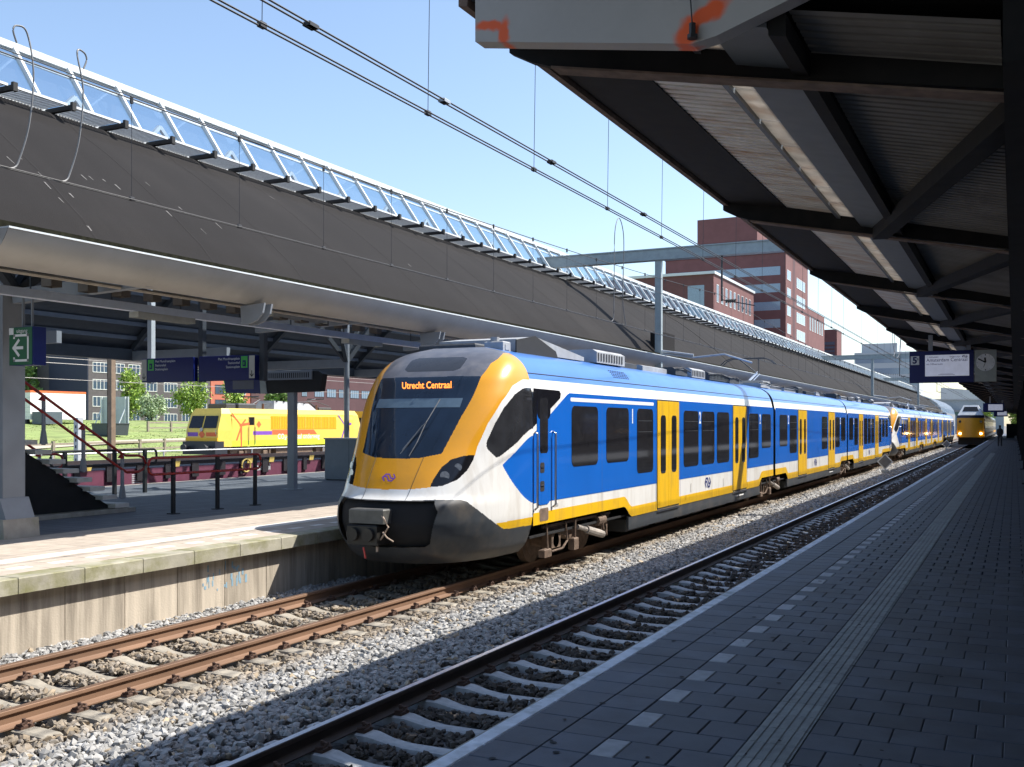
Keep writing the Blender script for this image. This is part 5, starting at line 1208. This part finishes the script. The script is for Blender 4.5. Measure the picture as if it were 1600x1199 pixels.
m = MB(); m.cbox(-.8,.8,1.5,2.4,3.6,3.95,.05); m.cbox(-.9,.9,2.6,4.4,3.6,4.0,.1); m.cbox(-.6,.6,12,13.6,3.6,3.85,.05); m.build('roof_equipment', M_roofeqd, t)
for y0, s in ((4.6,1),(12.6,-1)):
    m = MB(); m.tube([(0,y0,3.75),(0,y0+s*1.3,4.35),(0,y0+s*.2,4.5)], .05, 6); m.tube([(-.8,y0+s*.2,4.5),(.8,y0+s*.2,4.5)], .05, 6); m.build('folded_pantograph', M_dgrey, t)
for y_ in (2.4,4.9,11.7,14.2):
    for s in (-1,1): m = MB(); m.tube([(s*.68,y_,.55),(s*.82,y_,.55)], .55, 22); m.build('wheel', M_under, t)
for yc in (3.6,13.0): m = MB(); m.box(-1.1,1.15,yc-2.1,yc+2.1,.5,.95); m.build('bogie_frame', M_under, t)
m = MB(); m.box(-1.2,1.2,6.2,10.4,.4,1.0); m.build('underfloor_box', M_under, t)
for y_ in (2.92, 3.58): m = MB(); m.tube([(1.52,y_,1.2),(1.54,y_,2.4)], .025, 6); m.build('grab_rail', M_steel, t)
for k in range(40): m = MB(); m.box(1.5005,1.508,5.4+k*.19,5.45+k*.19,2.26,3.10); m.build('grille_slat', mat('dark_amber',(.55,.28,.01),.5), gp)  # slats in a darker amber than the grille
m = MB(); m.box(1.425,1.44,1.3,LL-1.3,3.2,3.24); m.build('rain_gutter', M_lyel2, bd)
for yc in (2.4,4.9,11.7,14.2):
    m = MB(); m.cbox(1.0,1.32,yc-.22,yc+.22,.36,.74,.04); m.tube([(1.2,yc+.5,.35),(1.2,yc+.5,.95)], .1, 10); m.build('axle_box', M_under, t)
for x_, y_ in ((-.5,5.6),(.5,5.6),(-.5,11.8),(.5,11.8),(.0,3.2)): m = MB(); m.tube([(x_,y_,3.6),(x_,y_,4.02)], .09, 8); m.build('insulator', mat('insulator_brown',(.12,.06,.04),.3), t)
m = MB(); m.tube([(.5,5.6,4.02),(.5,11.8,4.3),(.5,13.4,3.95)], .03, 6); m.build('roof_busbar', M_dgrey, t)
for k in range(5): m = MB(); m.box(-.86,.86,6.75+k*.8,6.79+k*.8,4.16-k*.018,4.27-k*.03); m.build('housing_rib', M_roofeqd, t)
m = MB(); m.box(-1.38,1.38,-.02,.04,1.44,1.66); m.build('lamp_panel', M_lyel2, t)
for x_ in (-1.25,1.25): m = MB(); m.tube([(x_,-.02,1.9),(x_,-.03,2.2)], .02, 6); m.build('front_grab_rail', M_steel, t)
m = MB(); m.tube([(0,.02,2.2),(0,-.04,2.2)], .13, 12); m.build('top_lamp', MATS['lamp_glass'], t)
t = thing('locomotive', 'amber end of a second locomotive behind the yellow one', 'locomotive', (-48.5, 70.2, 0))
m = MB(); m.prism(sec, 'y', .6, 14); m.build('body', M_lyel2, t); m = MB(); m.prism([(a*.93,b) for a,b in sec], 'y', .0, .6); m.build('cab', M_lyel2, t); m = MB(); m.box(-1.1,1.1,-.02,.0,2.3,3.1); m.build('windscreen', M_win, t)
# ------------------------------------------------------------------ sidings: masts, post, billboard, fence, lorry
t = thing('catenary_mast', 'brown steel overhead line mast in front of the grey apartment block', 'mast', (-30, 27.5, -.2))
m = MB(); m.box(-.1,.1,-.1,.1,0,8.5); m.build('post', M_mast, t); m = MB(); m.box(-.11,-.1,-.11,.11,0,8.5); m.build('flange', M_dark, t); m = MB(); m.tube([(0,0,6.2),(4.8,0,6.4)], .04, 6); m.build('cantilever', M_galv, t)
t = thing('relay_post', 'pale square post with dark slots beside the brown mast', 'post', (-33, 28.6, -.2))
m = MB(); m.box(-.12,.12,-.12,.12,0,3.0); m.build('post', M_office, t)
for k in range(9): m = MB(); m.box(-.03,.03,-.126,-.121,.5+k*.26,.62+k*.26); m.build('slot', M_dark, t)
t = thing('billboard', 'back of a grey framed billboard on the grass bank', 'billboard', (-80.3, 74, 1.4))
m = MB(); m.box(-1.9,1.9,-.05,.05,1.2,3.9); m.build('panel', M_office, t)
for x_ in (-1.6,0,1.6): m = MB(); m.beam((x_,-.15,0),(x_,-.15,3.9),.1,.1); m.beam((x_,-1.6,0),(x_,-.15,2.8),.08,.08); m.build('frame_leg', M_frame, t)
t = thing('container', 'dark grey skip standing below the billboard', 'container', (-77.6, 71, 1.5)); m = MB(); m.prism([(-1.2,0),(1.2,0),(1.4,1.1),(-1.4,1.1)], 'y', -1, 1); m.build('body', mat('skip_grey',(.05,.06,.07),.6), t)
m = MB(); m.box(-1.45,1.45,-1.06,1.06,1.1,1.17); m.build('rim', M_dgrey, t)
t = thing('lorry', 'white box lorry with orange top edge parked behind the stairs', 'lorry', (-94, 76, 2.4))
m = MB(); m.box(-4.0,.55,-1.2,6,.7,3.55); m.build('box_body', mat('lorry_white',(.75,.75,.73),.5), t); m = MB(); m.box(-4.02,.57,-1.22,6.02,3.55,3.78); m.build('orange_band', M_orange, t)
for k in range(5): m = MB(); m.box(-4.01,.56,-1.215,-1.2,.95+k*.5,.98+k*.5); m.build('panel_seam', M_office, t)
for x_ in (-3.0,-.4): m = MB(); m.tube([(x_,-1.15,.4),(x_,-.8,.4)], .42, 16); m.build('wheel', M_rub, t)
m = MB(); m.box(.7,2.4,-1.1,1.3,.2,1.5); m.build('cab', mat('lorry_cab',(.08,.1,.12),.4), t)
t = thing('wooden_fence', 'low wooden post and rail fence on the grass bank', 'fence', (-59, 60, .1))
for k in range(14):
    y_ = -16+k*3.0; x_ = -k*.55+3; m = MB(); m.box(x_-.09,x_+.09,y_-.09,y_+.09,0,1.35); m.build('post', M_wood, t)
    if k < 13:
        for z_ in (.65,1.15): m = MB(); m.beam((x_,y_,z_),(x_-.55,y_+3,z_),.06,.14); m.build('rail', M_wood, t)
t = thing('wooden_fence', 'curving timber fence higher up the bank near the apartment block', 'fence', (-82, 80, 1.7))
for k in range(12):
    a = k/11*1.9; x_, y_ = 9*math.cos(a)-9, 20*math.sin(a); m = MB(); m.box(x_-.1,x_+.1,y_-.1,y_+.1,-.2,1.2); m.build('post', M_wood, t)
    if k < 11:
        a2 = (k+1)/11*1.9; 
        for z_ in (.5,1.05): m = MB(); m.beam((x_,y_,z_),(9*math.cos(a2)-9,20*math.sin(a2),z_),.08,.16); m.build('rail', M_wood, t)
# ------------------------------------------------------------------ trees
def leaf_mat(name, c):
    m = bpy.data.materials.new(name); m.use_nodes = True; b = m.node_tree.nodes['Principled BSDF']; a = m.node_tree.nodes.new('ShaderNodeAttribute'); a.attribute_name = 'tone'
    m.node_tree.links.new(a.outputs['Color'], b.inputs['Base Color']); b.inputs['Roughness'].default_value = .55
    b.inputs['Transmission Weight'].default_value = 0; b.inputs['Subsurface Weight'].default_value = 0; return m
M_leaf = leaf_mat('leaves', None)
def tree(x, y, z, h, rx, rz, col, label, nl=2600, group='trees by the apartment block', ls=.28):
    t = thing('tree', label, 'tree', (x, y, z), group); r0 = random.Random(int(x*13+y)); cz = h-rz
    m = MB(); m.tube([(0,0,0),(.05,0,cz*.5),(0,.05,cz),(0.05,0,h*.9)], .12, 8)
    for k in range(9):
        a = r0.uniform(0,6.28); zz = r0.uniform(cz-rz*.6,cz+rz*.3); m.tube([(0,0,zz-rz*.3),(math.cos(a)*rx*.4,math.sin(a)*rx*.4,zz),(math.cos(a)*rx*.75,math.sin(a)*rx*.75,zz+rz*.25)], .05, 5)
    m.build('trunk', M_bark, t)
    g_ = np.random.default_rng(int(abs(x*7+y*3)))
    nb = 26; u = g_.normal(size=(nb,3)); u /= np.linalg.norm(u,axis=1)[:,None]; ctr = u*g_.uniform(.35,.92,(nb,1))*np.array([rx,rx,rz])+np.array([0,0,cz])
    ci = g_.integers(0,nb,nl); p = ctr[ci]+g_.normal(size=(nl,3))*np.array([rx,rx,rz])*.17
    d1 = g_.normal(size=(nl,3)); d1 /= np.linalg.norm(d1,axis=1)[:,None]; d2 = np.cross(d1, g_.normal(size=(nl,3))); d2 /= np.linalg.norm(d2,axis=1)[:,None]
    s = g_.uniform(.5,1.2,(nl,1))*ls; V = np.stack([p-d1*s, p+d2*s*.55, p+d1*s, p-d2*s*.55], 1).reshape(-1,3)
    me = np_mesh('crown', V, np.arange(nl*4).reshape(-1,4)); tn = (g_.uniform(.7,1.3,(nl,1))*np.repeat(g_.uniform(.8,1.2,(nb,1)),1,axis=1)[ci])*np.array([col]); face_colors(me, tn, 4)
    stuff(mk('crown', me, M_leaf, t)); return t
G1, G2, G3 = (.25,.36,.06), (.15,.25,.06), (.30,.38,.22)
tree(-119, 112.5, 2.8, 7.8, 2.3, 3.6, G1, 'slender green tree between mast and hanging sign pole')
tree(-112, 110, 2.7, 4.2, 2.2, 2.0, G3, 'round silvery green bush below the slender tree', ls=.2)
tree(-118, 124.5, 2.8, 7.0, 2.7, 3.0, G1, 'spreading green tree under the left direction sign')
tree(-119, 135, 2.8, 7.6, 2.2, 3.6, G1, 'green tree under the right direction sign')
tree(-119, 147, 2.8, 6.8, 2.4, 3.0, G2, 'green tree against the red brick block')
tree(-151, 125, 3, 12.5, 6.5, 6.0, G2, 'large dark tree left of the navy gable', 6000, ls=.5)
tree(-150, 117, 3, 11, 6, 5.5, G2, 'large dark tree behind the white lorry', 5000, ls=.5)
tree(-128, 96, 3, 3.4, 2.4, 1.6, G1, 'low green shrub in front of the navy gable', 1800)
tree(-8.6, 290, 0, 7, 4, 3.2, G1, 'bright green tree far beyond the platform end', 2500, ls=.5)
tree(1.5, 240, 0.5, 6.5, 3, 2.6, G1, 'sunlit green bush beyond the people on the platform', 2500, ls=.4)
# ------------------------------------------------------------------ buildings
def win(parent, face, u0, u1, z0, z1, pos, fm=None, gm=None, bars=2, proud=.06):
    """window with frame and panes on a wall: face 'x' (wall x=pos, runs along y) or 'y' (wall y=pos, runs along x, facing -y)"""
    m = MB(); gm = gm or M_bglass
    def bx(a0,a1,b0,b1,d0,d1):
        if face == 'x': m.box(pos+d0,pos+d1,a0,a1,b0,b1)
        else: m.box(a0,a1,pos-d1,pos-d0,b0,b1)
    bx(u0,u1,z0,z1,.0,.03); w_ = m.build('window', gm, parent)
    if fm:
        m = MB(); e = .09
        bx(u0-e,u1+e,z0-e,z0,0,proud); bx(u0-e,u1+e,z1,z1+e,0,proud); bx(u0-e,u0,z0,z1,0,proud-.002); bx(u1,u1+e,z0,z1,0,proud-.002)
        for k in range(1,bars+1): uu = u0+(u1-u0)*k/(bars+1); bx(uu-.04,uu+.04,z0,z1,.03,proud-.004)
        m.build('frame', fm, w_)
b = thing('apartment_block', 'dark grey brick apartment block with navy gable end', 'building', (-135, 119, 2))
m = MB(); m.box(-12,0,0,28,0,17); m.build('wall', M_bwall, b); m = MB(); m.box(-9,-.02,-.15,0,-.5,17.2); m.build('navy_gable', M_bnavy, b); m = MB(); m.box(-12.1,.15,-.2,28.1,17.2,17.6); m.build('roof_edge', M_dgrey, b)
for z_ in (.9,3.6,6.4,9.2,12.0):
    for k, y_ in enumerate((.9,5.0,8.4,12.3,16.5,20.8,24.6)): win(b, 'x', y_, y_+(3.0 if k in (0,4) else 2.4), z_, z_+1.5, 0, M_wfr, None, 3 if k in (0,4) else 2)
b = thing('brick_block', 'orange red brick block at the end of the grey apartment building', 'building', (-135, 147.2, 2))
m = MB(); m.box(-10,0,0,11,0,13); m.build('wall', M_orangebrick, b)
for z_ in (3.6,6.4,9.2): 
    for y_ in (1.2,6.6): win(b, 'x', y_, y_+3, z_, z_+1.6, 0, M_wfr if y_ > 3 else M_bpurp)
b = thing('long_brick_building', 'long purple brown building behind the yellow locomotive', 'building', (-135, 158.5, 2))
m = MB(); m.box(-15,0,0,75,0,11.5); m.build('wall', M_bpurp, b); m = MB(); m.box(-15,.2,0,75,11.5,12); m.build('roof_edge', M_dgrey, b)
for k in range(13):
    for z_ in (6.6,): win(b, 'x', 16+k*4.4, 16+k*4.4+(3.2 if k % 3 else 1.6), z_, z_+1.7, 0, M_dgrey, M_bglassl, 3)
# brick office tower
b = thing('brick_tower', 'tall red brown brick office tower with ribbon windows', 'building', (-45.4, 230, 0))
m = MB(); m.box(-27.6,0,0,27,0,40.6); m.build('main_wall', M_bred, b); m = MB(); m.box(-20,-6.3,0,22,40.7,49.5); m.build('upper_block', M_bred, b); m = MB(); m.box(-20.2,-6.1,-.3,22.2,43.2,43.7); m.build('string_course', M_bpurp, b)
m = MB(); m.box(-27.8,.2,-.2,27.2,40.6,41.1); m.build('parapet', M_bpurp, b)
for z_, x_ in ((37.4,-27),(33.6,-17),(29.6,-12),(25.7,-7),(21.8,-10),(18,-10)): win(b, 'y', x_, -1.2, z_-1.6, z_+.3, 0, None, M_bglassl); 
for z_ in (37,33,29,25,21): 
    win(b, 'x', 1.5, 5.5, z_-2, z_, 0, M_wfr, M_bglassl, 1)
    win(b, 'x', 12.5, 23, z_-2.6, z_-.4, 0, M_wfr, M_bglassl, 3)
m = MB(); m.box(-.02,.03,8,10.5,0,40.5); m.build('dark_brick_strip', M_bpurp, b)  # full-height strip of darker brick on the side wall
m = MB(); m.tube([(-12,10,49.5),(-12,10,52)], .15, 6); m.build('aerial', M_galv, b)
b = thing('brick_wing', 'lower red brick wing with a row of small windows before the tower', 'building', (-50.9, 190, 0))
m = MB(); m.box(-34,0,0,33,0,31); m.build('wall', M_bred, b); m = MB(); m.box(-34.2,.3,-.3,33.2,31,31.5); m.build('roof_edge', M_frame, b)
win(b, 'y', -5, -1.8, 22.5, 29, 0, None, M_bglassl)
for k in range(9): win(b, 'x', 2.2+k*3.3, 3.6+k*3.3, 26, 29.2, 0, M_wfr, None, 0)
for k in range(9): win(b, 'x', 2.2+k*3.3, 3.6+k*3.3, 20, 23.2, 0, M_wfr, None, 0)
b = thing('brick_annex', 'stepped red brick annex right of the office tower', 'building', (-45.4, 257.3, 0))
m = MB(); m.box(-20,0,0,24,0,31); m.build('wall', M_bred, b)
for k in range(6): win(b, 'x', 2+k*3.5, 3.6+k*3.5, 26, 29.2, 0, M_wfr, None, 0)
m = MB(); m.box(-.02,.05,2,12,14,20); m.build('dark_opening', M_dark, b)
b = thing('brick_building', 'small separate red brick block with slatted front, right of the annex', 'building', (-45, 300, 0))
m = MB(); m.box(-12,0,0,9,0,29.5); m.build('wall', M_bred, b); win(b, 'y', -3.8, -.6, 17, 26, 0, None, M_bglass)
for k in range(8): m = MB(); m.box(-3.8,-.6,-.12,-.04,17.4+k*1.05,17.8+k*1.05); m.build('slat', M_bpurp, b)
b = thing('pale_office', 'pale glass office building far behind the departure display', 'building', (-38, 350, 0))
m = MB(); m.box(-9,10.5,0,20,0,26); m.build('wall', M_office, b)
m = MB(); m.box(-7,4,2,18,26,29); m.build('roof_plant', M_office, b)
for k in range(6): win(b, 'y', -8.6, 10.1, 4+k*3.7, 6+k*3.7, 0, None, M_bglassl)
b = thing('glass_office', 'low glass building with white roof beyond the yellow train', 'building', (-11.5, 300, 0))
m = MB(); m.box(-6,9,0,20,0,8); m.build('wall', M_bglassl, b); m = MB(); m.prism([(-6.4,8),(9.4,8),(8,11),(-6.4,12.6)], 'y', -.4, 20.4); m.build('roof', M_frame, b); win(b, 'y', -5.5, 8.5, 5, 7.4, 0, None, mat('green_glass',(.12,.2,.17),.1))
b = thing('footbridge', 'grey footbridge crossing far behind the trains', 'bridge', (-14, 262, 0))
m = MB(); m.box(-20,8,0,3,5.6,6.0); m.build('deck', M_grey, b); m = MB(); m.box(-20,8,0,.1,6.0,8.3); m.build('glazed_side', M_bglassl, b); m = MB(); m.box(-20,8,-.4,3.4,8.3,8.6); m.build('roof', M_galv, b)
for x_ in (-19,-10,-1.5,7): m = MB(); m.box(x_-.3,x_+.3,1,1.8,-.3,5.6); m.build('pier', M_grey, b)
b = thing('added_shade_block', 'unseen dark brick block added beyond the near platform to darken shade and reflections', 'building', (13.5, 0, -.3))  # unseen block added to darken the train window reflections and platform shade
m = MB(); m.box(0,12,-60,235,0,8.5); m.build('wall', M_bpurp, b); m = MB(); m.box(-.6,12.2,-60,235,8.5,9); m.build('roof_edge', M_dgrey, b)
for k in range(40): win(b, 'x', -50+k*7, -46+k*7, 2.2, 4.6, -.05, None, M_bglass)
t = thing('waiting_shelter', 'dark glazed waiting shelter far down the near platform', 'shelter', (2.2, 125, PT))
m = MB(); m.box(-1.6,1.6,0,34,2.5,2.7); m.build('roof', M_dgrey, t)
for k in range(9):
    for x_ in (-1.5,1.5): m = MB(); m.box(x_-.06,x_+.06,k*4.2,k*4.2+.12,0,2.5); m.build('post', M_can, t)
    if k < 8: m = MB(); m.box(-1.52,-1.48,k*4.2+.15,k*4.2+4.15,.3,2.4); m.build('pane', M_bglass, t)
m = MB(); m.box(-1.5,1.5,0,.06,.05,2.45); m.build('end_wall', M_dgrey, t)
for i, (x_, y_, lb) in enumerate(((-.45, 150, 'dark cabinet standing near the platform end'), (.4, 176, 'farthest dark cabinet at the platform end'))):
    t = thing('platform_cabinet', lb, 'cabinet', (x_, y_, PT)); m = MB(); m.cbox(-.5,.5,0,.8,.05,1.9,.03); m.build('body', M_can, t); m = MB(); m.box(-.46,.46,.04,.76,0,.05); m.build('plinth', M_conc, t)
